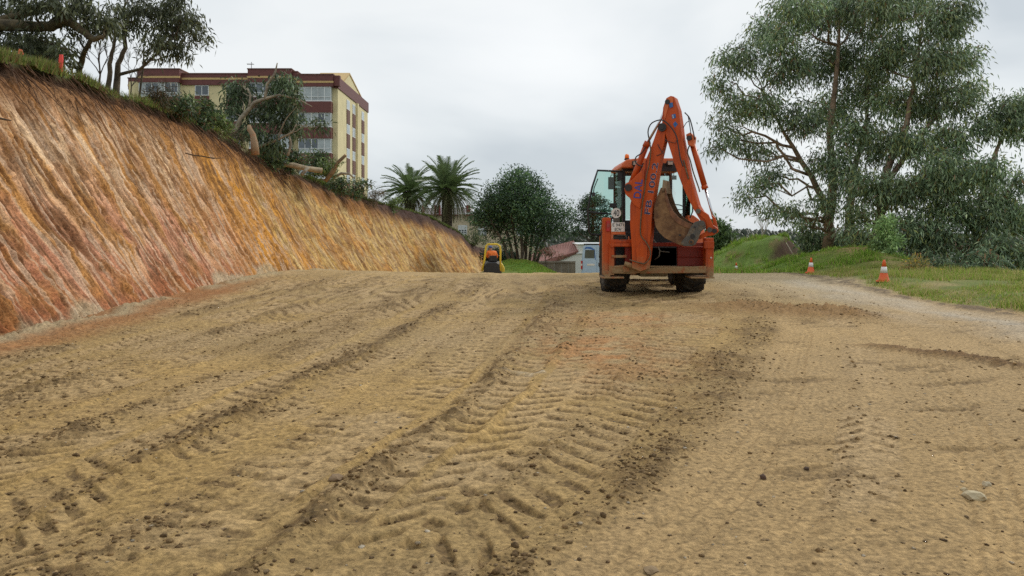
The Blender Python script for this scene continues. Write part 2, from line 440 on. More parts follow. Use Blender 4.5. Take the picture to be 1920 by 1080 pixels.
m_soil, nt, bs, out = nt_new('soil')
at = nt.nodes.new('ShaderNodeAttribute'); at.attribute_name = 'Col'
tc = nt.nodes.new('ShaderNodeTexCoord')
n1 = nt.nodes.new('ShaderNodeTexNoise'); n1.inputs['Scale'].default_value = 28; n1.inputs['Detail'].default_value = 8; n1.inputs['Roughness'].default_value = 0.72
nt.links.new(tc.outputs['Object'], n1.inputs['Vector'])
rp = nt.nodes.new('ShaderNodeMapRange'); rp.inputs['From Min'].default_value = 0.36; rp.inputs['From Max'].default_value = 0.64
rp.inputs['To Min'].default_value = 0.55; rp.inputs['To Max'].default_value = 1.50  # varied grain tone; its contrast also stands in for shading of fine relief
nt.links.new(n1.outputs['Fac'], rp.inputs['Value'])
mx = nt.nodes.new('ShaderNodeVectorMath'); mx.operation = 'SCALE'
nt.links.new(at.outputs['Color'], mx.inputs[0]); nt.links.new(rp.outputs[0], mx.inputs['Scale'])
nt.links.new(mx.outputs[0], bs.inputs['Base Color'])
bs.inputs['Roughness'].default_value = 0.92; bs.inputs['Specular IOR Level'].default_value = 0.25
n2 = nt.nodes.new('ShaderNodeTexNoise'); n2.inputs['Scale'].default_value = 55; n2.inputs['Detail'].default_value = 7; n2.inputs['Roughness'].default_value = 0.75
nt.links.new(tc.outputs['Object'], n2.inputs['Vector'])
bp = nt.nodes.new('ShaderNodeBump'); bp.inputs['Strength'].default_value = 1.0; bp.inputs['Distance'].default_value = 0.015
nt.links.new(n2.outputs['Fac'], bp.inputs['Height']); nt.links.new(bp.outputs[0], bs.inputs['Normal'])

def grid_faces(nr, nc):
    i = np.arange(nr - 1)[:, None]*nc + np.arange(nc - 1)[None, :]
    return np.stack([i, i + 1, i + nc + 1, i + nc], -1).reshape(-1, 4)

p_ = -0.75
rows = np.concatenate([np.linspace(1.6**p_, 27.0**p_, 610)**(1/p_), np.linspace(27.15, 58, 90)])
us = np.linspace(-0.86, 0.86, 900)
GY = np.repeat(rows[:, None], len(us), 1); GX = GY * us[None, :]
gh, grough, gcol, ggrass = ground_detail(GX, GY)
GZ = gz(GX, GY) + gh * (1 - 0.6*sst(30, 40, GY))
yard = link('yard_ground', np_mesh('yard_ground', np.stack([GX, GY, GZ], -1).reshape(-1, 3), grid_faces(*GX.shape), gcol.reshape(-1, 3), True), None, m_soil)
tag(yard, 'compacted sandy soil of the yard covered in wheel tracks', kind='structure')

def surf(x, y):
    """height of the finished yard surface"""
    r = np.interp(y, rows, np.arange(len(rows))); c = np.interp(x / y, us, np.arange(len(us)))
    ri = int(min(max(r, 0), len(rows) - 2)); ci = int(min(max(c, 0), len(us) - 2)); fr = r - ri; fc = c - ci
    return float((GZ[ri, ci]*(1-fc) + GZ[ri, ci+1]*fc)*(1-fr) + (GZ[ri+1, ci]*(1-fc) + GZ[ri+1, ci+1]*fc)*fr)

# wide ground sheet out to the horizon
rr = np.concatenate([np.linspace(0.5, 100, 90), np.geomspace(103, 7000, 70)])
aa = np.linspace(-math.pi, math.pi, 361)
RX = rr[:, None]*np.sin(aa)[None]; RY = rr[:, None]*np.cos(aa)[None]
RZ = gz(RX, RY)
inside = (np.abs(RX) < 0.86*np.maximum(RY, 0.01)) & (RY < 58) & (RY > 1)
RZ = RZ - np.where(inside, 0.35, 0.06)
far = np.hypot(RX, RY)
RZ = RZ + 0.5*(fbm(RX*0.05, RY*0.05, 3, 7) - 0.5)*sst(60, 120, far)
# wooded hill far off
az = np.degrees(np.arctan2(RX, RY))
hillh = 30.0 * np.exp(-((far - 1150)/260)**2) * sst(-22, -8, az) * (1 - sst(40, 60, az)) * (0.93 + 0.07*vn(az*0.25, az*0, 4)*2)
hillh *= 1 - 0.30*sst(18.6, 22, az)
RZ = RZ + hillh
gc = np.empty(RX.shape + (3,)); gc[:] = (0.085, 0.11, 0.03)
gc = mixc(gc, (0.27, 0.19, 0.09), (far < 60)*1.0*(RY > -30))
gc = mixc(gc, (0.06, 0.08, 0.03), sst(60, 120, far)*0.8)
gc = mixc(gc, (0.028, 0.038, 0.022), sst(3, 8, hillh))
gc *= (0.7 + 0.6*fbm(RX*0.08, RY*0.08, 4, 17))[..., None]
wide = link('ground', np_mesh('ground', np.stack([RX, RY, RZ], -1).reshape(-1, 3), grid_faces(*RX.shape), gc.reshape(-1, 3), True), None,
            mat('far_ground', (1, 1, 1), 0.95, var=0.3, scale=0.6, attr=True, spec=0.1))
tag(wide, 'hillside and lowland stretching away beyond the yard', kind='structure')

# ------------------------------------------------------------------ the cut bank
by = np.concatenate([np.linspace(-8, 7.6, 40), np.linspace(7.8**-0.6, 79.0**-0.6, 1150)**(1/-0.6)])
NV = 215
vs_ = np.linspace(0, 1, NV)
T, V_ = np.meshgrid(by, vs_, indexing='ij')                     # rows along the bank
bx0 = np.interp(T, toe_y, toe_x); bz0 = gz(bx0 + 0.5, T) - 0.15
bx1 = top_x(T) + 0.25*(fbm(T*0.7, T*0, 3, 201) - 0.5); bz1 = top_z(T) + 0.22*(fbm(T*0.9, T*0 + 3, 3, 203) - 0.5) + 0.0
L = np.hypot(bx1 - bx0, bz1 - bz0)
S = V_ * L                                                       # metres up the slope
nx_, nz_ = (bz1 - bz0)/L, -(bx1 - bx0)/L                          # outward normal in the x-z plane
tw = T + 0.10*S + 0.25*(fbm(T*0.5, S*0.35, 2, 210) - 0.5)         # teeth marks run slightly askew
s1 = vn(tw*3.4, S*0.32, 211); s2 = vn(tw*7.5, S*0.6, 212); s3 = vn(tw*16, S*1.2, 213); lump = fbm(T*1.4, S*1.4, 4, 214); fine = fbm(T*9, S*9, 3, 215, 0.6)
saw = np.abs(((tw*8.2 + 0.6*vn(tw*1.1, S*0.25, 219)) % 1.0) - 0.5)*2
strok = sst(0.35, 0.6, vn(tw*2.3, S*0.55, 220))
s4 = vn(tw*26, S*1.0, 218)
soft = sst(0.42, 0.62, fbm(T*0.35, S*0.3, 2, 217))*(1 - sst(22, 27, T))
disp = 0.05*(s1 - 0.5) + 0.075*(s2 - 0.5)*(1 - .5*soft) + 0.065*(s3 - 0.5)*(1 - .6*soft) + 0.03*(s4 - .5) + 0.055*(saw - 0.5)*strok*(1 - .6*soft) + 0.14*(lump - 0.5) + 0.10*(fine - 0.5)*sst(0.35, 0.6, lump)
undercut = -0.28*np.exp(-((1 - V_)*L/0.32)**2) * (1 - sst(30, 50, T))
disp = disp * sst(0, 0.06, V_) * 1.0 + undercut*sst(0.0, 0.1, V_)
bow = -0.10*np.sin(np.pi*V_)
PX = bx0 + (bx1 - bx0)*V_ + nx_*(disp + bow); PZ = bz0 + (bz1 - bz0)*V_ + nz_*(disp + bow)
sky_top = V_*L > (L - 0.04)
# colour
c = np.empty(T.shape + (3,)); c[:] = (0.56, 0.275, 0.085)
big = fbm(T*0.35, S*0.5, 3, 221); mid = fbm(tw*2.6, S*0.6, 4, 222, 0.55); st = fbm(tw*6.5, S*0.9, 3, 223, 0.6); st2 = fbm(tw*13, S*0.7, 2, 224)
hv = V_
c = mixc(c, (0.74, 0.44, 0.25), sst(0.44, 0.56, mid)*0.9*(1 - sst(22, 26, T)))             # pale pink clay
c = mixc(c, (0.80, 0.57, 0.35), sst(0.50, 0.60, fbm(tw*3.4, S*0.75, 4, 230, 0.55))*(1 - sst(22, 27, T))*sst(0.25, 0.6, hv)*0.8)
c = mixc(c, (0.56, 0.25, 0.15), sst(0.42, 0.6, fbm(tw*2.2, S*0.9, 3, 231))*(1 - sst(0.3, 0.6, hv))*(1 - sst(24, 27, T))*0.85)   # redder at the foot
c = mixc(c, (0.37, 0.13, 0.052), (1 - sst(0.03, 0.24, hv + 0.25*(big - 0.5)))*(1 - sst(21, 24, T))*0.9)
c = mixc(c, (0.66, 0.30, 0.045), sst(21.5, 25, T)*(1 - sst(28.5, 31, T))*(0.5 + 0.5*sst(0.4, 0.6, big)))              # orange seam
c = mixc(c, (0.76, 0.56, 0.22), np.exp(-((tw - 27.6 - 0.0*S)/0.55)**2)*(1 - sst(0.75, 0.95, hv))*0.85)
oc = sst(28.5, 31, T)
c = mixc(c, (0.52, 0.335, 0.10), oc*0.9); c = mixc(c, (0.68, 0.46, 0.17), oc*sst(0.45, 0.65, mid)*0.75); c = mixc(c, (0.58, 0.26, 0.045), oc*sst(0.52, 0.68, fbm(tw*0.7, S*0.5, 3, 240))*0.75)
# dark scraped streaks, their tone also standing in for shade in the grooves
c = mixc(c, (0.19, 0.085, 0.030), sst(0.53, 0.60, fbm(tw*9.0, S*0.6, 3, 226, 0.55))*0.70*(1 - .5*soft))
c = mixc(c, (0.17, 0.075, 0.028), sst(0.60, 0.70, vn(tw*18, S*1.0, 227))*0.58*(1 - .5*soft))
c = mixc(c, (0.15, 0.065, 0.025), sst(0.66, 0.78, st2)*0.45)
c = mixc(c, (0.13, 0.06, 0.024), sst(0.57, 0.63, fbm(T*5.0, S*4.0, 3, 228, 0.6))*0.48)
c = mixc(c, (0.66, 0.47, 0.32), sst(0.60, 0.70, vn(tw*13, S*0.8, 250))*0.60*(1 - .7*oc))
c = mixc(c, (0.62, 0.46, 0.25), sst(0.60, 0.78, vn(tw*11, S*0.8, 251))*0.45*oc)
c = mixc(c, (0.42, 0.20, 0.06), sst(0.54, 0.68, lump)*0.4)
# brown topsoil
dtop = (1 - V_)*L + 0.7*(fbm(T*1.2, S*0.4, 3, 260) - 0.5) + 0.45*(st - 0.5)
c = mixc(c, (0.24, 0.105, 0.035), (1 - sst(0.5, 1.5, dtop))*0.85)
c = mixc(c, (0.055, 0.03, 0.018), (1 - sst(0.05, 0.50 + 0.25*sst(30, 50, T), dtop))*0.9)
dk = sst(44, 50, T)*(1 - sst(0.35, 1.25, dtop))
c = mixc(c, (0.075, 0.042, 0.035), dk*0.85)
# greyish gravel slumped on the foot
gvv = (1 - sst(0.03, 0.22, S + 0.5*(fbm(T*1.1, S*1.1, 3, 270) - 0.5) - 0.25*sst(0.4, 0.6, vn(T*0.7, T*0, 271))))*(1 - sst(24.5, 26.5, T))
c = mixc(c, (0.44, 0.37, 0.24), gvv*0.65)
c *= (0.72 + 0.56*fine)[..., None]
# plateau strip behind the edge
pl = np.array([0.25, 0.9, 2.0, 5.0, 12.0, 30.0, 60.0])
PLX = (bx1[:, -1:] - pl[None]); PLZ = bz1[:, -1:] + np.array([0.04, 0.06, 0.0, -0.15, -0.4, -0.8, -1.2])[None] + 0.1*(fbm(PLX*0.5, T[:, :1]*0.5, 2, 280) - 0.5)
PLY = np.repeat(T[:, :1], len(pl), 1)
cp = np.empty(PLX.shape + (3,)); cp[:] = (0.075, 0.085, 0.025); cp *= (0.6 + 0.8*fbm(PLX*2, PLY*2, 3, 281))[..., None]
BX = np.concatenate([PX, PLX], 1); BY = np.concatenate([T, PLY], 1); BZ = np.concatenate([PZ, PLZ], 1); BC = np.concatenate([c, cp], 1)
bank = link('embankment', np_mesh('embankment', np.stack([BX, BY, BZ], -1).reshape(-1, 3), grid_faces(*BX.shape)[:, ::-1], BC.reshape(-1, 3), True), None, m_soil)
tag(bank, 'steep freshly cut clay bank scored by digger teeth', kind='structure')
# ================================================================== VEGETATION HELPERS
def leaf_mesh(name, C, D, length, width, col, fold=0.0, jitter=0.35, rng=RG):
    """C (n,3) leaf bases, D (n,3) pointing directions; every leaf is a narrow diamond of its own"""
    n = len(C)
    D = D / np.linalg.norm(D, axis=1, keepdims=True)
    r = rng.normal(size=(n, 3)); S = np.cross(D, r); S /= np.linalg.norm(S, axis=1, keepdims=True) + 1e-9
    L = length * (1 + jitter*(rng.random(n) - 0.5)*2)[:, None]; Wd = width * (1 + jitter*(rng.random(n) - 0.5)*2)[:, None]
    mid = C + D*L*0.45 
    V = np.stack([C, mid + S*Wd/2, C + D*L + np.array([0, 0, -1])*L*0.12, mid - S*Wd/2], 1).reshape(-1, 3)
    F = np.arange(n*4).reshape(-1, 4)
    cc = np.repeat(col, 4, 0)
    return np_mesh(name, V, F, cc)

def leaf_mat(name, rough=0.5, trans=0.25, spec=0.4):
    m, nt, bs, out = nt_new(name)
    at = nt.nodes.new('ShaderNodeAttribute'); at.attribute_name = 'Col'
    nt.links.new(at.outputs['Color'], bs.inputs['Base Color'])
    bs.inputs['Roughness'].default_value = rough; bs.inputs['Specular IOR Level'].default_value = spec
    tr = nt.nodes.new('ShaderNodeBsdfTranslucent'); nt.links.new(at.outputs['Color'], tr.inputs['Color'])
    ms = nt.nodes.new('ShaderNodeMixShader'); ms.inputs[0].default_value = trans
    nt.links.new(bs.outputs[0], ms.inputs[1]); nt.links.new(tr.outputs[0], ms.inputs[2]); nt.links.new(ms.outputs[0], out.inputs['Surface'])
    return m
m_leaf = leaf_mat('leaves')
m_grass = leaf_mat('grass_blades', 0.6, 0.3, 0.25)
m_bark = mat('eucalyptus_bark', (0.26, 0.18, 0.12), 0.8, var=0.5, scale=3, bump=0.02, bscale=14)
m_barkp = mat('pale_bark', (0.30, 0.25, 0.18), 0.75, var=0.4, scale=4, bump=0.015, bscale=14)
m_barkd = mat('dark_bark', (0.10, 0.075, 0.05), 0.85, var=0.4, scale=4, bump=0.02, bscale=14)
m_cutwood = mat('cut_wood', (0.55, 0.30, 0.12), 0.8, var=0.3, scale=12)

def palette(n, cols, w, rng, var=0.3):
    cols = np.array(cols); idx = rng.choice(len(cols), size=n, p=np.array(w)/sum(w))
    return cols[idx] * (1 + var*(rng.random((n, 1)) - 0.5)*2)

def crown(clumps, d, total, cols, w, length, width, depth=1.0, droop=0.9, per=14, spread=0.28, rng=RG, flat=0.8, shell=0.55, zvar=0.0, tone=None, rscale=1.0):
    """clumps: [(px,py,r_px[,d])] -> leaf arrays and clump centres (world)"""
    areas = np.array([c_[2]**2 for c_ in clumps], float); areas /= areas.sum()
    Cs, Ds, Ks, cen = [], [], [], []
    for ci, cl in enumerate(clumps):
        dd = cl[3] if len(cl) > 3 else d + (rng.random() - 0.5)*2*depth
        c0 = np.array(W(cl[0], cl[1], dd)); r = cl[2]/FOC*dd
        cen.append((c0, r))
        nt_ = max(3, int(total*areas[ci]/per)); r = r*rscale
        v = rng.normal(size=(nt_, 3)); v /= np.linalg.norm(v, axis=1, keepdims=True)
        rad = (shell + (1 - shell)*rng.random((nt_, 1))**0.6) * (0.75 + 0.45*rng.random((nt_, 1)))
        tw = c0 + v*rad*r*np.array([1, 1, flat])
        # sub-tufts
        base = np.repeat(tw, per, 0) + rng.normal(size=(nt_*per, 3))*spread*np.array([1, 1, 0.8])
        outd = np.repeat(v, per, 0)
        D = outd*0.5 + rng.normal(size=(nt_*per, 3))*0.55 + np.array([0, 0, -droop])
        k = palette(nt_*per, cols, w, rng) * np.repeat(0.75 + 0.5*rng.random((nt_, 1)), per, 0) * (0.72 + 0.56*rng.random())
        if len(cl) > 4: k = k * np.array(cl[4])
        Cs.append(base); Ds.append(D); Ks.append(k)
    return np.concatenate(Cs), np.concatenate(Ds), np.concatenate(Ks), cen

def limb(mb, a, b, r0, r1, sag=0.1, n=6, wob=0.1, rng=RND, seg=7):
    a = Vector(a); b = Vector(b); L = (b - a).length; pts = []; rs = []
    for i in range(n + 1):
        t = i/n
        p = a.lerp(b, t) + Vector((rng.uniform(-1, 1), rng.uniform(-1, 1), rng.uniform(-1, 1)))*wob*L*0.12*math.sin(math.pi*t) + Vector((0, 0, sag*L*math.sin(math.pi*t)))
        pts.append(p); rs.append(r0*(1 - t) + r1*t)
    mb.tube(pts, rs, seg)
    return pts

def tree(name, label, cat, trunks, clumps, d, nleaf, cols, w, length, width, bark=None, group=None, depth=1.0, branch_r=0.06, droop=0.9, per=14, spread=0.28,
         twigs=2, flat=0.8, base=None, seed=1, shell=0.55, rscale=1.0):
    """trunks: list of [ (px,py,d,r), ... ] polylines; each clump hangs on a limb from the nearest trunk"""
    rng = np.random.default_rng(seed); rr_ = random.Random(seed)
    b0 = W(*trunks[0][0][:3]) if base is None else Vector(base)
    root = empty(name, b0, label, cat, group)
    bark = bark or m_bark
    axes = []
    for tk in trunks:
        mb = MB(); pts = [W(a, b, c) for a, b, c, r in tk]; rs = [r for *_, r in tk]
        P = []; Q = []
        for i in range(len(pts) - 1):
            for j in range(3):
                t = j/3; P.append(pts[i].lerp(pts[i+1], t) + Vector((rr_.uniform(-1, 1), rr_.uniform(-1, 1), 0))*rs[i]*0.25); Q.append(rs[i]*(1-t) + rs[i+1]*t)
        P.append(pts[-1]); Q.append(rs[-1])
        mb.tube(P, Q, 10); mb.build('trunk', bark, root, smooth=True)
        axes += list(zip(P, Q))
    C, D, K, cen = crown(clumps, d, int(nleaf*THIN), np.array(cols)*LIT, w, length, width, depth, droop, int(per*1.8), spread*0.92, rng, flat, shell, rscale=rscale)
    mb = MB()
    for (c0, r) in cen:
        c0 = Vector(c0)
        cand = sorted(axes, key=lambda a: (a[0] - c0).length + (3.0 if a[0].z > c0.z - 0.2*abs((a[0]-c0).length) else 0))[0]
        br = min(branch_r, cand[1]*0.8)
        pts = limb(mb, cand[0], c0, br, br*0.35, 0.06, 6, 0.9, rr_, 6)
        for _ in range(twigs):
            v = Vector((rr_.uniform(-1, 1), rr_.uniform(-1, 1), rr_.uniform(-0.6, 1)))*r*0.8
            limb(mb, pts[rr_.choice([3, 4, 5])], c0 + v, br*0.4, br*0.12, 0.05, 4, 0.9, rr_, 4)
    if mb.v: mb.build('branches', bark, root, smooth=True)['kind'] = 'stuff'
    f = link('crown', leaf_mesh('crown', C, D, length, width, K, rng=rng), root, m_leaf)
    f['kind'] = 'stuff'
    return root

THIN, LIT = 0.62, 1.5
EUC = [(0.135, 0.195, 0.100), (0.070, 0.105, 0.062), (0.21, 0.275, 0.165), (0.17, 0.19, 0.06), (0.26, 0.30, 0.17), (0.14, 0.085, 0.045)]
EUW = [5, 4, 2.4, 1.5, 0.8, 0.6]

# two tall eucalypts behind the second heap
tree('eucalyptus_tree', 'tall eucalyptus with forked pale trunk, nearest the digger on the right', 'tree',
     [[(1553, 470, 33.4, .24), (1556, 420, 33.4, .21), (1560, 340, 33.4, .17), (1556, 240, 33.2, .13), (1570, 120, 33, .08), (1575, 20, 33, .04)],
      [(1558, 400, 33.4, .15), (1520, 330, 33.2, .12), (1470, 250, 33, .07), (1430, 170, 33, .04)],
      [(1590, 478, 33.0, .20), (1592, 400, 33, .17), (1600, 320, 33, .12), (1625, 230, 33, .08), (1630, 120, 33, .05)]],
     [(1495, 15, 60), (1440, 60, 42), (1400, 112, 40), (1362, 110, 26), (1350, 160, 26), (1545, 30, 60), (1600, 10, 55), (1375, 195, 36), (1430, 200, 46), (1352, 235, 22), (1378, 262, 30),
      (1345, 275, 18), (1475, 130, 52), (1545, 115, 58), (1605, 110, 52), (1500, 225, 48), (1420, 285, 34), (1400, 372, 20), (1425, 350, 26), (1455, 330, 30), (1560, 200, 50), (1600, 250, 55), (1555, 300, 46),
      (1480, 400, 26), (1515, 425, 30), (1540, 380, 30), (1620, 170, 50), (1465, 80, 40), (1590, 330, 40), (1440, 395, 22), (1625, 50, 40)],
     33.0, 66000, EUC, EUW, 0.21, 0.050, depth=1.6, branch_r=0.07, seed=3, base=W(1553, 470, 33.4), shell=0.25, spread=0.27, rscale=0.86)
tree('eucalyptus_tree', 'broad eucalyptus with dense drooping crown, middle of the group on the verge', 'tree',
     [[(1640, 500, 31.0, .22), (1645, 430, 31, .19), (1660, 330, 31, .15), (1700, 230, 31, .10), (1720, 120, 31, .06), (1730, 30, 31, .03)],
      [(1650, 360, 31, .12), (1720, 260, 30.8, .09), (1780, 190, 30.6, .05)]],
     [(1700, 10, 62), (1765, 45, 50), (1790, 20, 40), (1680, 90, 55), (1755, 120, 55), (1805, 110, 38), (1825, 165, 26), (1745, 190, 52), (1680, 190, 52), (1800, 190, 36), (1650, 130, 40), (1665, 270, 52),
      (1725, 270, 48), (1640, 350, 48, 30.0), (1700, 360, 52, 29.6), (1690, 430, 44, 29.4), (1740, 430, 40, 29.4), (1750, 340, 46), (1610, 400, 34), (1655, 10, 40), (1780, 250, 30), (1735, 480, 26, 29.0), (1600, 440, 26)],
     31.0, 62000, EUC, [5, 3, 2.4, 2.4, 1.1, 0.4], 0.21, 0.050, depth=1.4, branch_r=0.07, group=None, seed=4, shell=0.25, spread=0.27, rscale=0.86)
tree('eucalyptus_tree', 'dark eucalyptus leaning out at the right edge of the picture', 'tree',
     [[(1830, 560, 30.2, .20), (1832, 470, 30.2, .16), (1840, 370, 30.1, .12), (1870, 280, 30, .07), (1890, 225, 29.9, .03)],
      [(1835, 450, 30.2, .10), (1800, 380, 30, .06), (1780, 330, 29.8, .03)], [(1838, 430, 30.2, .10), (1890, 360, 30, .06), (1915, 320, 29.8, .03)]],
     [(1885, 212, 40), (1915, 200, 30), (1845, 238, 30), (1905, 245, 34), (1790, 280, 34), (1805, 335, 44), (1855, 320, 42), (1870, 375, 44), (1780, 395, 48), (1840, 410, 48), (1905, 410, 42), (1925, 340, 30), (1760, 450, 36),
      (1815, 470, 40), (1870, 465, 36), (1915, 470, 32), (1850, 500, 28), (1935, 420, 40), (1800, 500, 24), (1760, 350, 30), (1765, 310, 30), (1900, 500, 24)],
     29.0, 46000, EUC, [5, 4, 3.0, 1.6, 0.9, 0.3], 0.20, 0.048, depth=1.3, branch_r=0.06, seed=5, shell=0.25, spread=0.25, rscale=0.86)
# undergrowth between the trunks
tree('sapling', 'light green sapling standing in front of the eucalypts behind the right cone', 'tree',
     [[(1662, 505, 27.5, .03), (1662, 460, 27.5, .025), (1660, 420, 27.5, .012)]],
     [(1660, 412, 12), (1655, 432, 18), (1668, 450, 20), (1650, 465, 20), (1668, 485, 18), (1648, 492, 14)],
     27.5, 5200, [(0.20, 0.30, 0.11), (0.14, 0.22, 0.09), (0.28, 0.38, 0.16)], [3, 3, 2], 0.14, 0.045, depth=0.25, branch_r=0.015, seed=6, droop=-0.2, spread=0.12, shell=0.3)
tree('shrub', 'olive shrub with yellow flowers right of the nearest cone', 'shrub',
     [[(1715, 532, 23.5, .03), (1715, 512, 23.5, .015)]],
     [(1700, 508, 17), (1720, 502, 19), (1742, 512, 16), (1688, 520, 12), (1760, 520, 12), (1717, 486, 8)],
     23.5, 3600, [(0.20, 0.18, 0.07), (0.13, 0.15, 0.05), (0.48, 0.32, 0.03), (0.28, 0.15, 0.08)], [4, 3, 1.1, 1.4], 0.11, 0.022, depth=0.2, branch_r=0.012, seed=7, droop=-0.3, spread=0.10, shell=0.2)
tree('shrub', 'dark leafy thicket around the feet of the eucalyptus trunks', 'shrub',
     [[(1600, 500, 34.5, .05), (1600, 450, 34.5, .02)]],
     [(1530, 450, 24), (1570, 452, 22), (1605, 455, 24), (1630, 450, 26), (1625, 485, 22), (1520, 470, 14)],
     34.5, 9000, EUC, [4, 6, 1, 0.5, 0.3, 0.8], 0.22, 0.05, depth=0.5, branch_r=0.02, seed=8, spread=0.2)
tree('shrub', 'dark low thicket hanging over the grass under the right-hand eucalyptus', 'shrub',
     [[(1815, 545, 25.5, .05), (1815, 500, 25.5, .02)]],
     [(1795, 505, 22), (1830, 505, 24), (1860, 510, 18), (1770, 510, 18), (1845, 490, 22), (1745, 500, 16)],
     25.5, 9000, EUC, [4, 6, 1, 0.5, 0.3, 1.4], 0.20, 0.04, depth=0.5, branch_r=0.02, seed=9, spread=0.2)
# tree behind the digger on the right, conifer on its left
tree('round_tree', 'dense green tree just right of the digger above the first heap', 'tree',
     [[(1350, 500, 48, .15), (1350, 440, 48, .08)]],
     [(1350, 430, 16), (1345, 455, 26), (1360, 470, 20), (1338, 480, 20), (1368, 450, 10), (1340, 420, 12)],
     48, 9000, [(0.075, 0.12, 0.04), (0.05, 0.085, 0.03), (0.11, 0.16, 0.05)], [4, 4, 1.5], 0.26, 0.10, bark=m_barkd, depth=0.4, seed=10, droop=0.2, spread=0.25)
cl = []
rr_ = random.Random(5)
for i, yy in enumerate(range(372, 476, 11)):
    hw = 10 + 40*min(1, (i + 1)/7)
    for k in range(5):
        cl.append((1112 + hw*(k - 2)/2.2 + rr_.uniform(-4, 4), yy + abs(k - 2)*3 + rr_.uniform(-2, 2), 9 + rr_.uniform(0, 4)))
tree('conifer_tree', 'dark conifer with layered boughs seen behind the open cab door', 'tree',
     [[(1112, 510, 78, .25), (1112, 430, 78, .16), (1112, 368, 78, .04)]], cl, 78, 15000,
     [(0.045, 0.075, 0.035), (0.03, 0.05, 0.03), (0.08, 0.115, 0.04)], [4, 4, 1], 0.30, 0.08, bark=m_barkd, depth=1.0, seed=11, droop=0.15, spread=0.25, twigs=0, flat=0.45)
# bushy many-stemmed tree in the middle
stems = []
for i, (bx_, tx_) in enumerate([(960, 915), (966, 940), (972, 958), (980, 975), (985, 990), (992, 1005), (998, 1030), (1003, 1045), (975, 1000)]):
    stems.append([(bx_, 505, 54 + (i % 3)*0.4, .13), (bx_*0.7 + tx_*0.3, 460, 54 + (i % 3)*0.4, .10), (tx_, 405, 54 + (i % 2)*0.6, .05)])
tree('bushy_tree', 'rounded dark green tree with many bare stems behind the small roller', 'tree', stems,
     [(968, 340, 26), (990, 345, 26), (1008, 368, 26), (940, 362, 28), (960, 372, 34), (985, 385, 38), (1022, 392, 28), (920, 385, 26), (905, 402, 22), (935, 400, 32), (965, 410, 34), (1000, 415, 34), (1035, 418, 24),
      (1055, 400, 14), (1060, 385, 8), (915, 418, 20), (898, 412, 14), (890, 420, 8), (1045, 432, 14), (1062, 425, 12), (985, 428, 16), (1020, 432, 14), (945, 425, 18), (972, 328, 12), (1068, 400, 8), (925, 440, 10), (1000, 455, 12), (975, 450, 10), (1012, 470, 9), (950, 460, 10)],
     54, 46000, [(0.055, 0.10, 0.045), (0.035, 0.065, 0.035), (0.09, 0.15, 0.05)], [4, 4, 1.3], 0.20, 0.075, bark=m_barkd, depth=1.1, branch_r=0.04, seed=12, droop=-0.15, spread=0.30, base=W(975, 505, 54), shell=0.3)
tree('shrub', 'reddish brown shrub under the bushy tree by the low wall', 'shrub', [[(1025, 505, 52, .04), (1022, 480, 52, .02)]],
     [(1022, 470, 8), (1034, 476, 9), (1045, 480, 7)], 52, 600, [(0.14, 0.06, 0.04), (0.08, 0.07, 0.03)], [2, 1], 0.16, 0.05, bark=m_barkd, seed=13, depth=0.3, spread=0.15)
tree('hedge', 'dark clipped hedge behind the small roller', 'hedge', [[(945, 505, 57, .06), (945, 490, 57, .03)]],
     [(925, 478, 14), (940, 482, 14), (955, 485, 14), (930, 492, 12), (950, 495, 12), (965, 492, 12), (915, 485, 12)], 57, 7000, [(0.025, 0.05, 0.03), (0.02, 0.035, 0.025)], [1, 1], 0.20, 0.09, bark=m_barkd, seed=14, depth=0.5, droop=0, spread=0.2)
tree('shrub', 'thin weedy shrub on the end of the cut bank below the house windows', 'shrub', [[(885, 462, 71, .05), (885, 450, 71, .02)]],
     [(870, 448, 10), (885, 450, 12), (900, 455, 10), (895, 440, 8)], 71, 1600, [(0.10, 0.13, 0.05), (0.07, 0.09, 0.04)], [1, 1], 0.22, 0.06, bark=m_barkd, seed=15, depth=0.4, droop=-0.4, spread=0.2)

# far-off bare tree beyond the first heap
def bare_tree(name, label, pts0, d, h, n, seed, r=0.05, bark=m_barkp, levels=4, spreadf=0.55, cat='tree'):
    rr = random.Random(seed); b0 = W(pts0[0], pts0[1], d)
    root = empty(name, b0, label, cat); mb = MB(); mt = MB()
    def grow(m, p, v, L, r, lv):
        q = p + v*L
        pts = [p, p.lerp(q, .5) + Vector((rr.uniform(-1, 1), rr.uniform(-1, 1), 0))*L*0.08, q]
        m.tube(pts, [r, r*0.8, r*0.6], 5, cap=False)
        if lv <= 0: return
        for _ in range(n):
            w = (v + Vector((rr.uniform(-1, 1), rr.uniform(-1, 1), rr.uniform(-0.3, 0.7)))*spreadf).normalized()
            grow(mb, q if rr.random() < .6 else pts[1], w, L*rr.uniform(0.55, 0.85), r*0.55, lv - 1)
    grow(mt, b0, Vector((rr.uniform(-.1, .1), 0, 1)).normalized(), h*0.33, r, levels)
    mt.build('trunk', bark, root, smooth=True)
    o = mb.build('branches', bark, root, smooth=True); o['kind'] = 'stuff'
    return root
bare_tree('bare_tree', 'small leafless tree standing beyond the first grassy heap', (1432, 480), 58, 4.2, 3, 21, 0.05)
bare_tree('bare_tree', 'leafless thin tree left of the eucalyptus trunks near white house', (1505, 490), 45, 3.6, 3, 22, 0.04)

